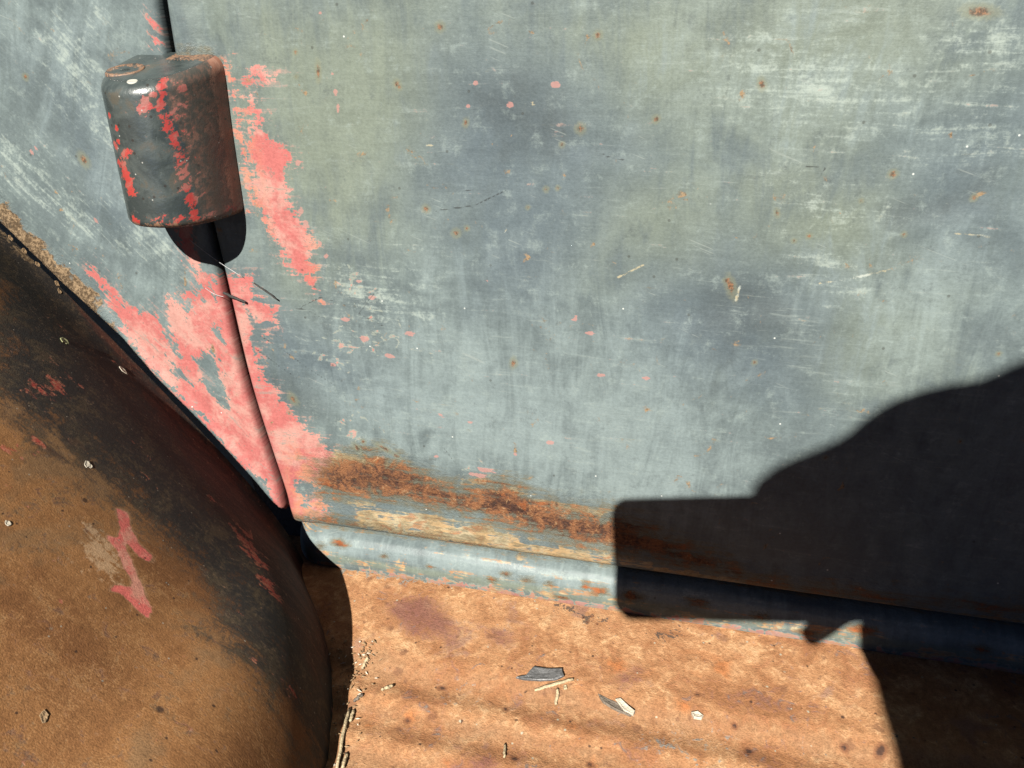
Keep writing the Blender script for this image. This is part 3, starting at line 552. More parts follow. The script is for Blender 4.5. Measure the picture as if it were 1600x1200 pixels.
# ---- front fender: an arc along the truck carried outwards, with a valley against the body
# FENDER-BEGIN
_A = np.array([(-.86, .93), (-.74, .885), (-.60, .805), (-.50, .730), (-.447, .684), (-.352, .579), (-.290, .505), (-.262, .462), (-.250, .430), (-.246, .395), (-.246, .34), (-.246, .28)])
_t = np.linspace(0, 1, len(_A)); _tt = np.linspace(0, 1, 1200)
_X = np.interp(_tt, _t, _A[:, 0]); _Z = np.interp(_tt, _t, _A[:, 1])
_kk = np.hanning(151); _kk /= _kk.sum()
def _sm(v):
    a = np.concatenate([v[0] + (v[0] - v[75:0:-1]), v, v[-1] + (v[-1] - v[-2:-77:-1])])
    return np.convolve(a, _kk, 'valid')
_X = _sm(_X); _Z = _sm(_Z)
_S = np.concatenate([[0], np.cumsum(np.hypot(np.diff(_X), np.diff(_Z)))]); FL = float(_S[-1])
_tx = np.gradient(_X, _S); _tz = np.gradient(_Z, _S); _nx = -_tz; _nz = _tx
_gw = np.linspace(0, .46, 231)
_gh = np.interp(_gw, [0, .02, .05, .08, .12, .16, .22, .30, .36, .40, .46], [-.008, .006, .030, .049, .067, .079, .090, .094, .088, .072, .01])
for _i in range(4): _gh = np.convolve(np.pad(_gh, 6, 'edge'), np.ones(13) / 13, 'valid')
_hf = np.linspace(0, 1, 400); _hv = np.interp(_hf, [0, .35, .58, .65, .72, .765, .785, .81, 1], [.45, .46, .58, .68, .74, .80, .92, 1.10, 1.16])
for _i in range(2): _hv = np.convolve(np.pad(_hv, 5, 'edge'), np.ones(11) / 11, 'valid')
def fender_surface(s, w):
    x = np.interp(s, _S, _X); z = np.interp(s, _S, _Z); nx = np.interp(s, _S, _nx); nz = np.interp(s, _S, _nz)
    H = np.interp(s / FL, _hf, _hv)
    h = H * np.interp(w, _gw, _gh)
    return np.stack([x + nx * h, -.004 - w, z + nz * h], -1)
# FENDER-END
ss = nonuni(0, FL, .30, FL - .08, .0014, .008); ww = nonuni(0, .43, 0, .30, .0014, .005)
Sg, Wg = np.meshgrid(ss, ww, indexing='ij')
Pf = fender_surface(Sg.ravel(), Wg.ravel()).reshape(*Sg.shape, 3)
fat = dict(suv=np.stack([Sg, Wg], -1), dark=area(Sg, Wg, [[(0.4912,0.002),(0.5181,0.0),(0.5814,0.008),(0.6466,0.0201),(0.71,0.0241),(0.7694,0.01),(0.8308,0.0),(0.8193,0.0571),(0.8078,0.1263),(0.8001,0.1604),(0.7886,0.1634),(0.7714,0.1554),(0.7445,0.1414),(0.7138,0.1293),(0.6812,0.1193),(0.6409,0.1133),(0.6179,0.1223),(0.5967,0.1263)], [(0.7714,0.1273),(0.8423,0.0),(0.8174,0.0602),(0.9038,0.0321),(0.8174,0.1534),(0.8078,0.1684),(0.7944,0.1614)]], .025),  # dark paint band, plus shade painted down the lower rear edge
           under=np.clip((.060 - Wg) / .03, 0, 1),  # shade of the valley beside the body, painted into the colour
           maroon=area(Sg, Wg, [[(0.5526,0.0),(0.5871,0.0),(0.6658,0.001),(0.7368,0.006),(0.7963,0.005),(0.8481,0.0),(0.7963,0.1263),(0.779,0.1153),(0.7502,0.0862),(0.7023,0.0571),(0.6447,0.0271),(0.5929,0.008)]], .012),
           red=np.maximum(.62 * area(Sg, Wg, [[(0.7234,0.0702),(0.7407,0.0571),(0.7637,0.0822),(0.7714,0.1053),(0.7637,0.1053),(0.7502,0.0962)], [(0.7637,0.0862),(0.7694,0.0912),(0.7675,0.0952)], [(0.779,0.1514),(0.7867,0.1494),(0.7848,0.1544)], [(0.5948,0.1093),(0.6044,0.0812),(0.6159,0.0932),(0.6102,0.1123)], [(0.639,0.1734),(0.6428,0.1724),(0.6466,0.1784),(0.6447,0.1794)], [(0.6697,0.0571),(0.6888,0.0632),(0.685,0.0692)], [(0.7042,0.0602),(0.7157,0.0531),(0.71,0.0642)]], .006), .5 * dabs(Sg, Wg, [(0.6255,0.1494,5.0),(0.6294,0.1363,3.0),(0.6332,0.1434,3.0),(0.5545,0.0742,3.0),(0.6044,0.017,2.0),(0.6562,0.0341,3.0),(0.7483,0.0772,4.0),(0.756,0.1343,3.0)])),
           tan=.95 * area(Sg, Wg, [[(0.6831,0.1764),(0.6869,0.1774),(0.6927,0.1774),(0.6984,0.1764),(0.7061,0.1764),(0.7119,0.1734),(0.7119,0.1684),(0.7042,0.1624),(0.6927,0.1544),(0.685,0.1544),(0.6773,0.1534),(0.6716,0.1544),(0.6793,0.1594),(0.6793,0.1664),(0.685,0.1714)]], .008),
           pink=area(Sg, Wg, [[(0.6793,0.1343),(0.685,0.1313),(0.6927,0.1393),(0.7004,0.1424),(0.708,0.1424),(0.71,0.1454),(0.708,0.1474),(0.7042,0.1484),(0.6984,0.1474),(0.6946,0.1474),(0.6965,0.1504),(0.7023,0.1544),(0.708,0.1584),(0.7138,0.1614),(0.7176,0.1644),(0.7215,0.1684),(0.7234,0.1694),(0.7253,0.1744),(0.7215,0.1744),(0.7157,0.1734),(0.71,0.1734),(0.7061,0.1764),(0.7061,0.1724),(0.71,0.1694),(0.7119,0.1664),(0.708,0.1624),(0.7023,0.1604),(0.6965,0.1554),(0.6927,0.1544),(0.6869,0.1534),(0.6908,0.1504),(0.6908,0.1474),(0.6888,0.1424),(0.6831,0.1383)]], .0018),
           grit=np.maximum(area(Sg, Wg, [[(0.497,0.007),(0.5181,0.0),(0.5987,0.0341),(0.662,0.0632),(0.7004,0.0752),(0.6869,0.0902),(0.6313,0.0782),(0.5814,0.0692),(0.5488,0.0702)]], .012), area(Sg, Wg, [[(0.779,0.1474),(0.7963,0.1494),(0.8116,0.1624),(0.8059,0.1714),(0.7886,0.1644)]], .010)),
           dirt=.8 * area(Sg, Wg, [[(0.4874,0.0),(0.5085,0.0),(0.5219,0.0),(0.5181,0.007),(0.497,0.007)]], .003))
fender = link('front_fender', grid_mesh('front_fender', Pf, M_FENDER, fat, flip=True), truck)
fender['label'] = 'rusty brown curved front fender with dark paint, painted-in shade and pink chips'

# ---- door hinge
HX, HW, HD, HZ0, HZ1 = -.2945, .0300, .049, .6965, .7850
HSL = .25                                             # the top slopes outwards
nth, nz_ = 220, 220
th = np.linspace(-.12, math.pi + .12, nth)
def plan(r):                                          # D shaped plan, r = inset scale
    ex = 2 / 2.35
    return np.stack([HX + HW * r * np.sign(np.cos(th)) * np.abs(np.cos(th)) ** ex, -HD * r * np.sign(np.sin(th)) * np.abs(np.sin(th)) ** ex], -1)
rows = []
rt, rb2 = .0080, .0045
def ring(z, inset):
    c = plan(1); n = np.stack([np.gradient(c[:, 1]), -np.gradient(c[:, 0])], -1); n /= np.linalg.norm(n, axis=1)[:, None] + 1e-9
    cen = np.array([HX, .004]); 
    d = c - cen; L = np.linalg.norm(d, axis=1)[:, None]
    c2 = cen + d * np.clip(1 - inset / L, 0, 1)
    return np.concatenate([c2, np.full((nth, 1), z)], 1)
for f in (.97, .8, .6, .4, .2): rows.append(ring(HZ0 + .001, .024 * f + rb2 * .5))
for a in np.linspace(0, math.pi / 2, 9): rows.append(ring(HZ0 + rb2 * (1 - math.sin(a)), rb2 * (1 - math.cos(a)))[:] if False else ring(HZ0 + rb2 - rb2 * math.cos(a), rb2 - rb2 * math.sin(a)))
for z in np.linspace(HZ0 + rb2, HZ1 - rt, 90)[1:-1]: rows.append(ring(z, -.0004 * math.sin((z - HZ0) / (HZ1 - HZ0) * math.pi)))
for a in np.linspace(0, math.pi / 2, 12): rows.append(ring(HZ1 - rt + rt * math.sin(a), rt - rt * math.cos(a)))
for f in np.linspace(rt + .002, .060, 14): rows.append(ring(HZ1 + .0002, f))
Ph = np.stack(rows, 0)
Ph[..., 2] += HSL * Ph[..., 1] * np.clip((Ph[..., 2] - HZ0) / (HZ1 - HZ0), 0, 1) ** 1.5
HTOP = HZ1 + HSL * Ph[..., 1]
harc = np.concatenate([[0], np.cumsum(np.linalg.norm(np.diff(plan(1), axis=0), axis=1))])
HU, HZ_ = np.broadcast_to(th, Ph.shape[:2]), Ph[..., 2]
hx, hy = Ph[..., 0], Ph[..., 1]
row = np.arange(len(rows))[:, None] + 0 * hx
top = row >= len(rows) - 17
suv = np.stack([np.broadcast_to(harc, HZ_.shape), HZ_], -1)
suv[top] = np.stack([hx + .6, hy + 1.2], -1)[top]
dd = np.broadcast_to(harc, HZ_.shape) - harc[np.argmin(np.abs(plan(1)[:, 1] + .002)[:nth // 2])]    # distance round from the door side
zz = (HZ_ - HZ0) / (HZ1 - HZ0)
d0 = .0405 + .0035 * np.interp(zz, [0, .25, .5, .72, .9, 1], [-1.2, -.6, -.3, 1.2, .2, -1.6])
side = np.where(top, np.clip((HX + .026 - hx) * 0 - 1, 0, 1), 1)
hat = dict(suv=suv,
           red=np.maximum.reduce([.60 * np.exp(-((dd - d0) / .0046) ** 2) * side, .32 * np.clip((d0 - dd) / .006, 0, 1) * np.clip((dd - .022) / .01, 0, 1) * side,
                                  dabs(hx, HZ_, [(-0.2834,0.7621,3.2,1.3,30.0),(-0.286,0.7604,2.0),(-0.3043,0.743,1.5),(-0.3072,0.7409,1.5),(-0.308,0.7314,2.0),(-0.3001,0.7375,2.2,1.6,20.0),(-0.3033,0.7227,3.4,2.6,-80.0),(-0.3033,0.7503,1.3),(-0.3053,0.7295,1.5),(-0.3034,0.6999,2.6,1.3,0.0),(-0.3088,0.7409,1.6),(-0.308,0.7567,1.3),(-0.2691,0.7698,1.8),(-0.2791,0.7675,1.8)]) * (hy < -.03) * side,
                                  .40 * np.clip((HZ0 + .012 - HZ_) / .006, 0, 1) * np.clip((hx + .315) / .03, 0, 1)]),
           stain=np.clip((d0 - dd) / .006, 0, 1) * side, strip=np.clip((.014 - dd) / .008, 0, 1) * side,
           rust=np.maximum.reduce([.75 * np.clip((HZ0 + .006 - HZ_) / .005, 0, 1), .6 * np.clip((HX - HW + .0030 - hx) / .003, 0, 1), .75 * (top & (hy > -.010) & (hx > HX))]),
           grime=.60 * np.exp(-((dd - .020) / .007) ** 2) * np.clip(1.2 - zz, 0, 1) * side,
           dropping=dabs(hx, hy, [(HX + .003, -.0435, 2.0, 1.5, 0)]) * (HZ_ > HTOP - .006))
hinge = link('hinge', grid_mesh('hinge', Ph, M_HINGE, hat, flip=False), truck)
hinge['label'] = 'dark rounded door hinge with bright red paint showing through'
a = np.linspace(0, 2 * math.pi, 40, endpoint=False)
pin_rows = [np.stack([HX - .0120 + r * np.cos(a), -.028 + r * .95 * np.sin(a), HZ1 + z + HSL * (-.028 + r * .95 * np.sin(a))], -1) for r, z in ((.0105, -.002), (.0105, .0003), (.0099, .0009), (.0082, .0003), (.003, .0002), (.0001, .0002))]
pin = grid_mesh('pin', np.stack(pin_rows, 0), M_HINGE, dict(suv=np.stack(pin_rows, 0)[..., :2], rust=np.repeat([.9, .9, .7, .55, .1, .1], 40)), True)
link('pin', pin, hinge)

# SMALL-THINGS
# ------------------------------------------------------------------ loose bits on the truck
random.seed(4)
M_STRAW = plain('dry_straw', (.82, .64, .38), .7, 400)
M_BARK = plain('dry_bark', (.30, .24, .18), .8, 500)
M_GREY = plain('grey_plastic', (.20, .20, .20), .5, 300)
M_CHIP = plain('pale_chip', (.95, .84, .66), .7, 400, .2)
M_LEAF = plain('dry_leaf', (.55, .35, .17), .8, 500, .4)
M_LICHEN = plain('lichen', (.62, .62, .30), .9, 600, .4)
M_SILK = plain('spider_silk', (.75, .75, .75), .4, 300, .1)
M_DARK = plain('dark_twig', (.03, .026, .022), .8, 500)

def board_z(x, y):
    w_ = -y
    r = (.0011 * (math.cos((w_ - .078) / .030 * 2 * math.pi) - 1) if w_ > .078 else 0) - .0022 * min(max((w_ - .074) / .014, 0), 1)
    U_, V2 = np.array([x]), np.array([y])
    return .438 + r + float(.0010 * wob(U_, V2, 21, 26)[0] + .0005 * wob(U_, V2, 22, 80)[0])

def place(name, me, loc, label, cat, group=None, rot=None):
    o = bpy.data.objects.new(name, me); COL.objects.link(o); o.location = loc
    if rot is not None: o.rotation_euler = rot
    return tag(o, label, cat, group)

def stick(name, pts, rad, mat, label, cat, group=None):
    """a thin bent stick, built about its middle"""
    pts = [Vector(p) for p in pts]; mid = sum(pts, Vector()) / len(pts)
    n = 9; out = []
    for i in range(n):
        t = i / (n - 1) * (len(pts) - 1); k = min(int(t), len(pts) - 2)
        out.append(pts[k].lerp(pts[k + 1], t - k) - mid + Vector((random.uniform(-1, 1), random.uniform(-1, 1), random.uniform(-.3, .6))) * rad * .35)
    rr = [rad * (.75 + .25 * math.sin(math.pi * i / (n - 1))) for i in range(n)]
    return place(name, tube_mesh(name, out, rr, mat, 7), mid, label, cat, group)

def flake_mesh(name, poly, thick, mat, curl=0, seed=0):
    """an irregular flake: outline in metres, with thickness, slight curl and a raised edge"""
    rnd = random.Random(seed); bm = bmesh.new()
    cx = sum(p[0] for p in poly) / len(poly); cy = sum(p[1] for p in poly) / len(poly)
    L = max(math.hypot(p[0] - cx, p[1] - cy) for p in poly)
    def z(x, y): return curl * ((x - cx) ** 2 + .3 * (y - cy) ** 2) / L + rnd.uniform(0, .15) * thick
    pts = []
    for (ax, ay), (bx, by) in zip(poly, poly[1:] + poly[:1]):
        pts += [(ax, ay), ((ax + bx) / 2 + rnd.uniform(-.04, .04) * L, (ay + by) / 2 + rnd.uniform(-.04, .04) * L)]
    rings = []
    for f, dz in ((1, 0), (1, thick), (.86, thick * 1.25), (.4, thick * .9)):
        rings.append([bm.verts.new((cx + (x - cx) * f, cy + (y - cy) * f, z(x * f + cx * (1 - f), y * f + cy * (1 - f)) + dz)) for x, y in pts])
    n = len(pts)
    for a_, b_ in zip(rings, rings[1:]):
        for i in range(n): bm.faces.new((a_[i], a_[(i + 1) % n], b_[(i + 1) % n], b_[i]))
    bm.faces.new(rings[-1]); bm.faces.new(rings[0][::-1])
    me = bpy.data.meshes.new(name); bm.to_mesh(me); bm.free(); me.materials.append(mat)
    return me

def flake(name, outline, thick, mat, label, cat, curl=0, lift=.0003, tilt=(0, 0, 0), group=None, seed=1):
    cx = sum(p[0] for p in outline) / len(outline); cy = sum(p[1] for p in outline) / len(outline)
    me = flake_mesh(name, [(p[0] - cx, p[1] - cy) for p in outline], thick, mat, curl, seed)
    return place(name, me, (cx, cy, board_z(cx, cy) + lift), label, cat, group, tilt)

def on_board(pts, up=.0012): return [(x, y, board_z(x, y) + up) for x, y in pts]

flake('plastic_flake', [(-0.0761,-0.08),(-0.0704,-0.0766),(-0.0672,-0.069),(-0.0497,-0.0676),(-0.0476,-0.0729),(-0.0522,-0.0761),(-0.0713,-0.08)], .0012, M_GREY, 'folded dark grey plastic flake lying in the running board groove', 'flake', .10, .0004, (.10, 0, 0), seed=3)
flake('bark_chip', [(-0.0261,-0.0787),(-0.0198,-0.0807),(-0.0111,-0.084),(-0.0033,-0.088),(-0.0056,-0.0908),(-0.0129,-0.0887),(-0.0224,-0.0842)], .0012, M_BARK, 'thin grey-brown sliver of bark on the running board', 'bark chip', .06, .0006, (-.12, .05, 0), seed=5)
flake('wood_chip', [(-0.0152,-0.0811),(-0.0122,-0.0799),(-0.0033,-0.0875),(-0.0038,-0.0909),(-0.0096,-0.088)], .0010, M_CHIP, 'small pale wood chip lying across the bark sliver', 'wood chip', .08, .0022, (.08, -.08, 0), seed=6)
flake('pebble_chip', [(0.0287,-0.0806),(0.0323,-0.0788),(0.0356,-0.0813),(0.0345,-0.0839),(0.0302,-0.084)], .0016, M_CHIP, 'small whitish chip lying alone right of the bark sliver', 'stone chip', .02, .0004, seed=7)
flake('seed_husk', [(-0.0471,-0.0785),(-0.0453,-0.0775),(-0.0445,-0.0799),(-0.0463,-0.0808)], .0010, M_STRAW, 'tiny yellow seed husk beside the crossed straw under the grey flake', 'seed husk', .02, seed=8)
STRAWS = [([(-0.0633,-0.0842),(-0.054,-0.0795),(-0.0421,-0.0727)], 'yellow straw lying slanted just below the grey plastic flake'),
          ([(-0.0501,-0.0812),(-0.0493,-0.0904)], 'short upright straw below the grey plastic flake'),
          ([(-0.1538,-0.1041),(-0.1488,-0.0989)], 'short yellow straw in the groove nearest the fender'),
          ([(-0.0723,-0.1243),(-0.0705,-0.1332)], 'thin short straw near the bottom edge of the running board'),
          ([(-0.1676,-0.1197),(-0.1628,-0.1394),(-0.1569,-0.1606)], 'long pale straw lying along the fender shadow'),
          ([(-0.1562,-0.1497),(-0.1546,-0.1592)], 'thick pale straw at the bottom beside the long one'),
          ([(-0.1725,-0.0901),(-0.172,-0.0822)], 'short straw slanting up from the fender litter'),
          ([(-0.1669,-0.1156),(-0.1635,-0.1104)], 'dark short twig at the top end of the long pale straw'),
          ([(-0.1646,-0.1209),(-0.1634,-0.1291)], 'stubby straw leaning on the long pale straw')]
for i, (p, lab) in enumerate(STRAWS):
    dark = 'dark' in lab
    stick('twig' if dark else 'straw', on_board(p), .0008 if 'thin' in lab else .0011, M_BARK if dark else M_STRAW, lab, 'twig' if dark else 'straw', 'straw bits on the running board')

# crumbs of dry litter gathered where the fender meets the running board
def litter():
    rnd = random.Random(9); V_, F_ = [], []
    spots = [(-0.1771,-0.0732),(-0.1741,-0.0782),(-0.1739,-0.0838),(-0.1746,-0.0749),(-0.173,-0.088),(-0.1724,-0.0954),(-0.1749,-0.1013),(-0.1823,-0.0923),(-0.1848,-0.0818),(-0.1798,-0.0863),(-0.1777,-0.1071),(-0.1688,-0.1076),(-0.1688,-0.1151),(-0.1668,-0.1243),(-0.1648,-0.1331),(-0.1625,-0.1416),(-0.1595,-0.1517),(-0.1583,-0.1576),(-0.178,-0.0803),(-0.1971,-0.0789),(-0.1884,-0.0883),(-0.192,-0.0946),(-0.1744,-0.0806),(-0.1707,-0.0842)]
    for (x, y) in spots:
        for k in range(6):
            px, py = x + rnd.gauss(0, .0045), y + rnd.gauss(0, .005)
            c = Vector((px, py, board_z(px, py) + .0012)); L = rnd.uniform(.0005, .0022); W_ = rnd.uniform(.0003, .0007)
            a_ = rnd.uniform(0, 6.28); u = Vector((math.cos(a_), math.sin(a_), rnd.uniform(-.4, .4))) * L; v = Vector((-math.sin(a_), math.cos(a_), rnd.uniform(-.5, .5))) * W_; t = Vector((0, 0, .0005))
            b_ = len(V_)
            V_.extend([c - u, c + v, c + u, c - v, c + t, c - t])
            for q in ((0, 3, 4), (3, 2, 4), (2, 1, 4), (1, 0, 4), (3, 0, 5), (2, 3, 5), (1, 2, 5), (0, 1, 5)): F_.append(tuple(b_ + j for j in q))
    me = bpy.data.meshes.new('leaf_litter'); me.from_pydata(V_, [], F_); me.materials.append(M_LEAF); me.materials.append(M_CHIP)
    for p in me.polygons: p.material_index = 1 if (p.index // 8) % 6 == 0 else 0
    return me
o = bpy.data.objects.new('leaf_litter', litter()); COL.objects.link(o)
tag(o, 'crumbs of dry leaf litter where the fender meets the running board', 'litter', kind='stuff')

# bits lying on the fender
def fender_frame(s, w_):
    p = fender_surface(np.array([s, s + .002, s]), np.array([w_, w_, w_ + .002]))
    n = Vector(p[1] - p[0]).cross(Vector(p[2] - p[0])).normalized()
    if n.z < 0: n = -n
    return Vector(p[0]), n
def fender_bit(name, uv, size, mat, label, cat, n=7, seed=0, long=1.0, ang=0, group=None):
    rnd = random.Random(seed)
    poly = []
    for k in range(n):
        a_ = 2 * math.pi * k / n; r_ = size * rnd.uniform(.65, 1.1)
        x, y = r_ * math.cos(a_) * long, r_ * math.sin(a_)
        poly.append((x * math.cos(ang) - y * math.sin(ang), x * math.sin(ang) + y * math.cos(ang)))
    p, nn = fender_frame(*uv)
    o = place(name, flake_mesh(name, poly, size * .12, mat, .05, seed), p + nn * .0001, label, cat, group)
    o.rotation_euler = nn.to_track_quat('Z', 'Y').to_euler()
    return o
fender_bit('pale_flake', [(0.6524,0.1253)][0], .0019, M_CHIP, 'upper of two small white flakes on the dark part of the fender', 'flake', seed=2, long=1.4)
fender_bit('pale_flake', [(0.6543,0.1243)][0], .0017, M_CHIP, 'lower of two small white flakes on the dark part of the fender', 'flake', seed=3)
fender_bit('pale_flake', [(0.6543,0.1855)][0], .0017, M_CHIP, 'round white fleck on the rusty fender at the left edge', 'flake', seed=4, n=10)
fender_bit('lichen_crumb', [(0.5814,0.0481)][0], .0028, M_LICHEN, 'yellowish lichen crumb on the dark upper fender', 'lichen', n=11, seed=5, long=1.3)
fender_bit('leaf_bit', [(0.6121,0.018)][0], .0024, M_CHIP, 'pale ragged leaf bit near the body line of the fender', 'leaf', n=9, seed=6, long=1.6, ang=1.0)
fender_bit('leaf_ring', [(0.7215,0.2406)][0], .0020, M_LEAF, 'small curled orange leaf on the lower left of the fender', 'leaf', n=9, seed=7, long=1.7, ang=.7)
for i, (q, lab) in enumerate(zip([(0.5104,0.0),(0.5219,0.0),(0.5449,0.004),(0.4989,0.0),(0.5392,0.0)], ('second crumb of tan dirt from the left edge, in the fender gap', 'third crumb of tan dirt from the left edge, in the fender gap', 'lowest crumb of tan dirt in the gap between fender and cowl', 'crumb of tan dirt in the fender gap nearest the left edge', 'tan dirt crumb just above the lowest one in the fender gap'))):
    fender_bit('dirt_crumb', q, .0016, M_LEAF, lab, 'dirt crumb', n=8, seed=20 + i, long=1.8, ang=.9, group='dirt crumbs along the fender gap')

# spider threads and dark twigs under the hinge
def at_door(pts, y): return [(x, y, z) for x, z in pts]
def thread(pts, label):
    pts = [Vector(p) for p in pts]; mid = (pts[0] + pts[-1]) / 2; n = 14
    q = [pts[0].lerp(pts[1], i / (n - 1)) + Vector((0, 0, -.0012 * math.sin(math.pi * i / (n - 1)))) - mid for i in range(n)]
    return place('spider_thread', tube_mesh('spider_thread', q, .00016, M_SILK, 5), mid, label, 'spider thread', 'spider threads under the hinge')
a_, b_ = [(-0.3031,0.6788),(-0.2709,0.6568)]
thread([(a_[0], -.004, a_[1]), (b_[0], -.003, b_[1])], 'fine spider thread crossing the hinge shadow')
a_, b_ = [(-0.2986,0.6472),(-0.2871,0.642)]
thread([(a_[0], -.003, a_[1]), (b_[0], -.002, b_[1])], 'fine spider thread crossing the door gap below the hinge shadow')
for pts, lab, r_ in (([(-0.2865,0.6451),(-0.2806,0.6425),(-0.271,0.6398)], 'black twig bit caught beside the door gap below the hinge', .0010),
                     ([(-0.2635,0.6531),(-0.2561,0.6486),(-0.2489,0.6432)], 'thin dark twig bit stuck to the door right of the gap', .0006)):
    stick('twig', at_door(pts, -.0028), r_, M_DARK, lab, 'twig', 'twig bits caught by the hinge')

# ------------------------------------------------------------------ the photographer, outside the picture; the shadow on the door and running board is theirs
M_SKIN = plain('skin', (.42, .25, .17), .5, 200, .12)
M_SHIRT = plain('blue_cotton', (.10, .13, .18), .85, 250, .25)
M_JEANS = plain('denim', (.05, .06, .09), .9, 250, .3)
M_HAT = plain('straw_hat_weave', (.42, .33, .19), .85, 220, .25)
M_SHOE = plain('brown_leather', (.07, .045, .03), .5, 150, .3)
M_PHONE = plain('black_phone_case', (.015, .015, .017), .4, 200, .2)

def skin(name, verts, edges, mat, root=0, parent=None, sub=2):
    me = bpy.data.meshes.new(name); me.from_pydata([v[:3] for v in verts], edges, [])
    o = link(name, me, parent); me.materials.append(mat)
    md = o.modifiers.new('skin', 'SKIN'); md.use_smooth_shade = True
    for i, v in enumerate(verts):
        r_ = v[3]; me.skin_vertices[0].data[i].radius = r_ if isinstance(r_, tuple) else (r_, r_); me.skin_vertices[0].data[i].use_root = (i == root)
    o.modifiers.new('smooth', 'SUBSURF').levels = sub; o.modifiers['smooth'].render_levels = sub
    return o

body = [(.20, -1.12, .36, .12), (.20, -1.10, .52, .115), (.20, -1.04, .70, .125), (.20, -.98, .84, .12), (.195, -.92, .945, .055), (.19, -.87, .99, .052), (.187, -.84, 1.045, .075), (.185, -.825, 1.09, .096), (.185, -.83, 1.13, .07),
        (.37, -.97, .885, .058), (.385, -.80, .70, .042), (.20, -.55, .745, .028), (.145, -.487, .772, .026), (.122, -.448, .785, .024),
        (.03, -.97, .885, .058), (-.01, -.84, .66, .042), (.05, -.80, .42, .030), (.07, -.78, .33, .028),
        (.30, -1.08, .33, .085), (.34, -.78, .10, .062), (.33, -1.10, .075, .05), (.33, -1.20, .05, .035), (.33, -1.27, .03, .03),
        (.10, -1.08, .33, .085), (.07, -.78, .10, .062), (.09, -1.10, .075, .05), (.09, -1.20, .05, .035), (.09, -1.27, .03, .03)]
bed = [(0, 1), (1, 2), (2, 3), (3, 4), (4, 5), (5, 6), (6, 7), (7, 8), (3, 9), (9, 10), (10, 11), (11, 12), (12, 13), (3, 14), (14, 15), (15, 16), (16, 17),
       (0, 18), (18, 19), (19, 20), (20, 21), (21, 22), (0, 23), (23, 24), (24, 25), (25, 26), (26, 27)]
VR = Vector((math.cos(math.radians(13)), math.sin(math.radians(13)), 0))
VF = (Rz(13) @ Rx(65)).to_3x3() @ Vector((0, 0, -1)); VU = VR.cross(VF)
def hp_(x, y, z): v = CAM + VR * x + VU * y + VF * z; return (v.x, v.y, v.z)
def grow(start, chain):
    for v in chain:
        body.append(v); bed.append((start, len(body) - 1)); start = len(body) - 1
    return start
# right hand round the end of the phone: four fingers on the lens side, thumb on the screen side
palm = grow(13, [(*hp_(.136, .000, -.046), .024), (*hp_(.131, .000, -.034), .024)])
for k, (y0, reach) in enumerate(((.022, .062), (.004, .058), (-.014, .060), (-.030, .066))):
    y1 = y0 - (.020 if k == 3 else 0); f_ = k < 3
    grow(palm, [(*hp_(.128, y0 * .9, -.020), .0100), (*hp_(.117, y0, -.003), .0090), (*hp_(.100, y0, .006 if f_ else -.004), .0085), (*hp_(reach + (.012 if f_ else .006), y1, .004 if f_ else -.010), .0080)])
grow(palm - 1, [(*hp_(.128, .014, -.042), .0120), (*hp_(.112, .016, -.032), .0110), (*hp_(.090, .012, -.027), .0090)])
# left hand resting on the thigh
lp = grow(17, [(.075, -.765, .27, .030)])
for k in range(4): grow(lp, [(.050 + .018 * k, -.745, .235, .0100), (.047 + .020 * k, -.725, .205, .0090), (.046 + .021 * k, -.715, .180 - .004 * abs(k - 1.5), .0080)])
grow(17, [(.105, -.755, .300, .0120), (.125, -.740, .270, .0100)])
grow(7, [(.187, -.750, 1.085, .018), (.188, -.730, 1.068, .010)])
for sx in (-1, 1): grow(7, [(.186 + sx * .090, -.84, 1.095, .014), (.186 + sx * .100, -.848, 1.090, .012)])
person = skin('person', body, bed, M_SKIN)
tag(person, 'kneeling photographer in sun hat whose shadow falls across door and running board', 'person')
fat_ = lambda i, k: (*body[i][:3], body[i][3] + k)
shirt = skin('shirt', [fat_(0, .012), fat_(1, .012), fat_(2, .012), fat_(3, .012), (.195, -.93, .92, .068), fat_(9, .012), (.38, -.86, .76, .055), fat_(14, .012), (.0, -.89, .74, .055)],
             [(0, 1), (1, 2), (2, 3), (3, 4), (3, 5), (5, 6), (3, 7), (7, 8)], M_SHIRT, 0, person)
skin('trousers', [fat_(0, .018), fat_(18, .012), fat_(19, .010), fat_(20, .010), fat_(23, .012), fat_(24, .010), fat_(25, .010)], [(0, 1), (1, 2), (2, 3), (0, 4), (4, 5), (5, 6)], M_JEANS, 0, person)
for x in (.33, .09):
    skin('shoe', [(x, -1.13, .07, .045), (x, -1.20, .05, .042), (x, -1.28, .04, .042), (x, -1.34, .035, .03)], [(0, 1), (1, 2), (2, 3)], M_SHOE, 0, person)
# eyes and mouth
for sx in (-1, 1):
    skin('eye', [(.187 + sx * .032, -.757, 1.10, .009), (.187 + sx * .033, -.753, 1.10, .009)], [(0, 1)], M_CHIP, 0, person)
skin('mouth', [(.165, -.760, 1.040, .005), (.187, -.752, 1.038, .007), (.209, -.760, 1.040, .005)], [(0, 1), (1, 2)], plain('lips', (.36, .15, .12), .5), 0, person)
skin('hair', [(.185, -.855, 1.12, .098), (.183, -.87, 1.05, .100), (.188, -.875, .98, .088), (.195, -.88, .93, .06)], [(0, 1), (1, 2), (2, 3)], plain('brown_hair', (.10, .06, .035), .6), 0, person)
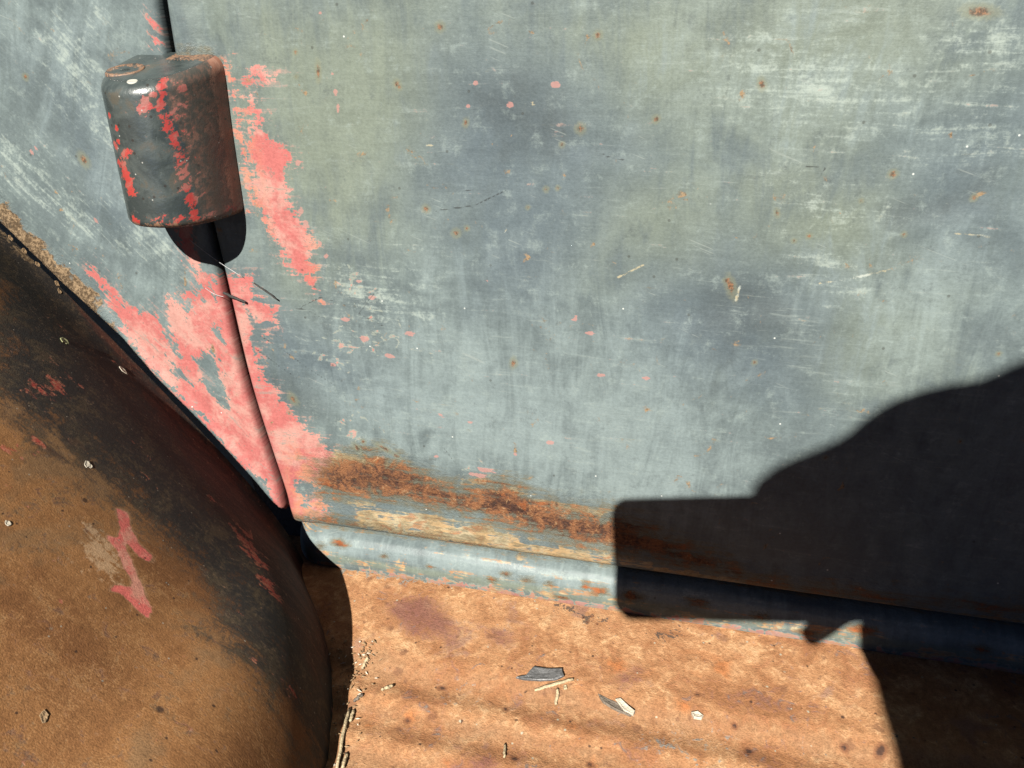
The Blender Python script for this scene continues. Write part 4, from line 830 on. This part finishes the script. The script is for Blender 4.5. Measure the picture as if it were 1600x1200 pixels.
# hat: a lathe, tilted down towards the phone
aa = np.linspace(0, 2 * math.pi, 64, endpoint=False)
hp = [(.200, -.002), (.203, .001), (.200, .004), (.165, .010), (.125, .012), (.120, .014), (.114, .030), (.106, .048), (.088, .062), (.050, .068), (.001, .067)]
br = lambda r_: 1 - (.17 * np.exp(-((aa - 2.68) / .42) ** 2) if r_ > .15 else 0)
HR = np.stack([np.stack([r_ * br(r_) * np.cos(aa), r_ * br(r_) * np.sin(aa), np.full(64, z_) + .006 * (r_ / .2) ** 3 * np.sin(2 * aa + 1)], -1) for r_, z_ in hp], 0)
tl = math.radians(14); Rm = np.array([[1, 0, 0], [0, math.cos(tl), math.sin(tl)], [0, -math.sin(tl), math.cos(tl)]])
HR = HR @ Rm.T + np.array([.208, -.80, 1.143])
link('hat', grid_mesh('hat', HR, M_HAT, None, True), person)

# phone, held level with the lens that took the picture
PH0, PW_, PHH = -.052, .155, .0392
bm = bmesh.new(); ring_ = []
out_ = []
for cx_, cy_, a0 in ((PW_ - .011, PHH - .011, 0), (.011, PHH - .011, 90), (.011, -PHH + .011, 180), (PW_ - .011, -PHH + .011, 270)):
    for k in range(7):
        a1 = math.radians(a0 + k * 15); out_.append((cx_ + .011 * math.cos(a1), cy_ + .011 * math.sin(a1)))
for zz, f in ((-.007, .985), (-.008, 1), (-.016, 1), (-.017, .985)):
    ring_.append([bm.verts.new(CAM + VR * (PH0 + PW_ / 2 + (x - PW_ / 2) * f) + VU * (y * f + .0022) + VF * zz - CAM) for x, y in out_])
n_ = len(out_)
for r0, r1 in zip(ring_, ring_[1:]):
    for i in range(n_): bm.faces.new((r0[i], r0[(i + 1) % n_], r1[(i + 1) % n_], r1[i]))
bm.faces.new(ring_[0][::-1]); bm.faces.new(ring_[-1])
me = bpy.data.meshes.new('phone'); bm.normal_update(); bm.to_mesh(me); bm.free(); me.materials.append(M_PHONE)
phone = bpy.data.objects.new('phone', me); COL.objects.link(phone); phone.location = CAM
tag(phone, 'black phone held level by the photographer, casting the round-cornered shadow on the door', 'phone')
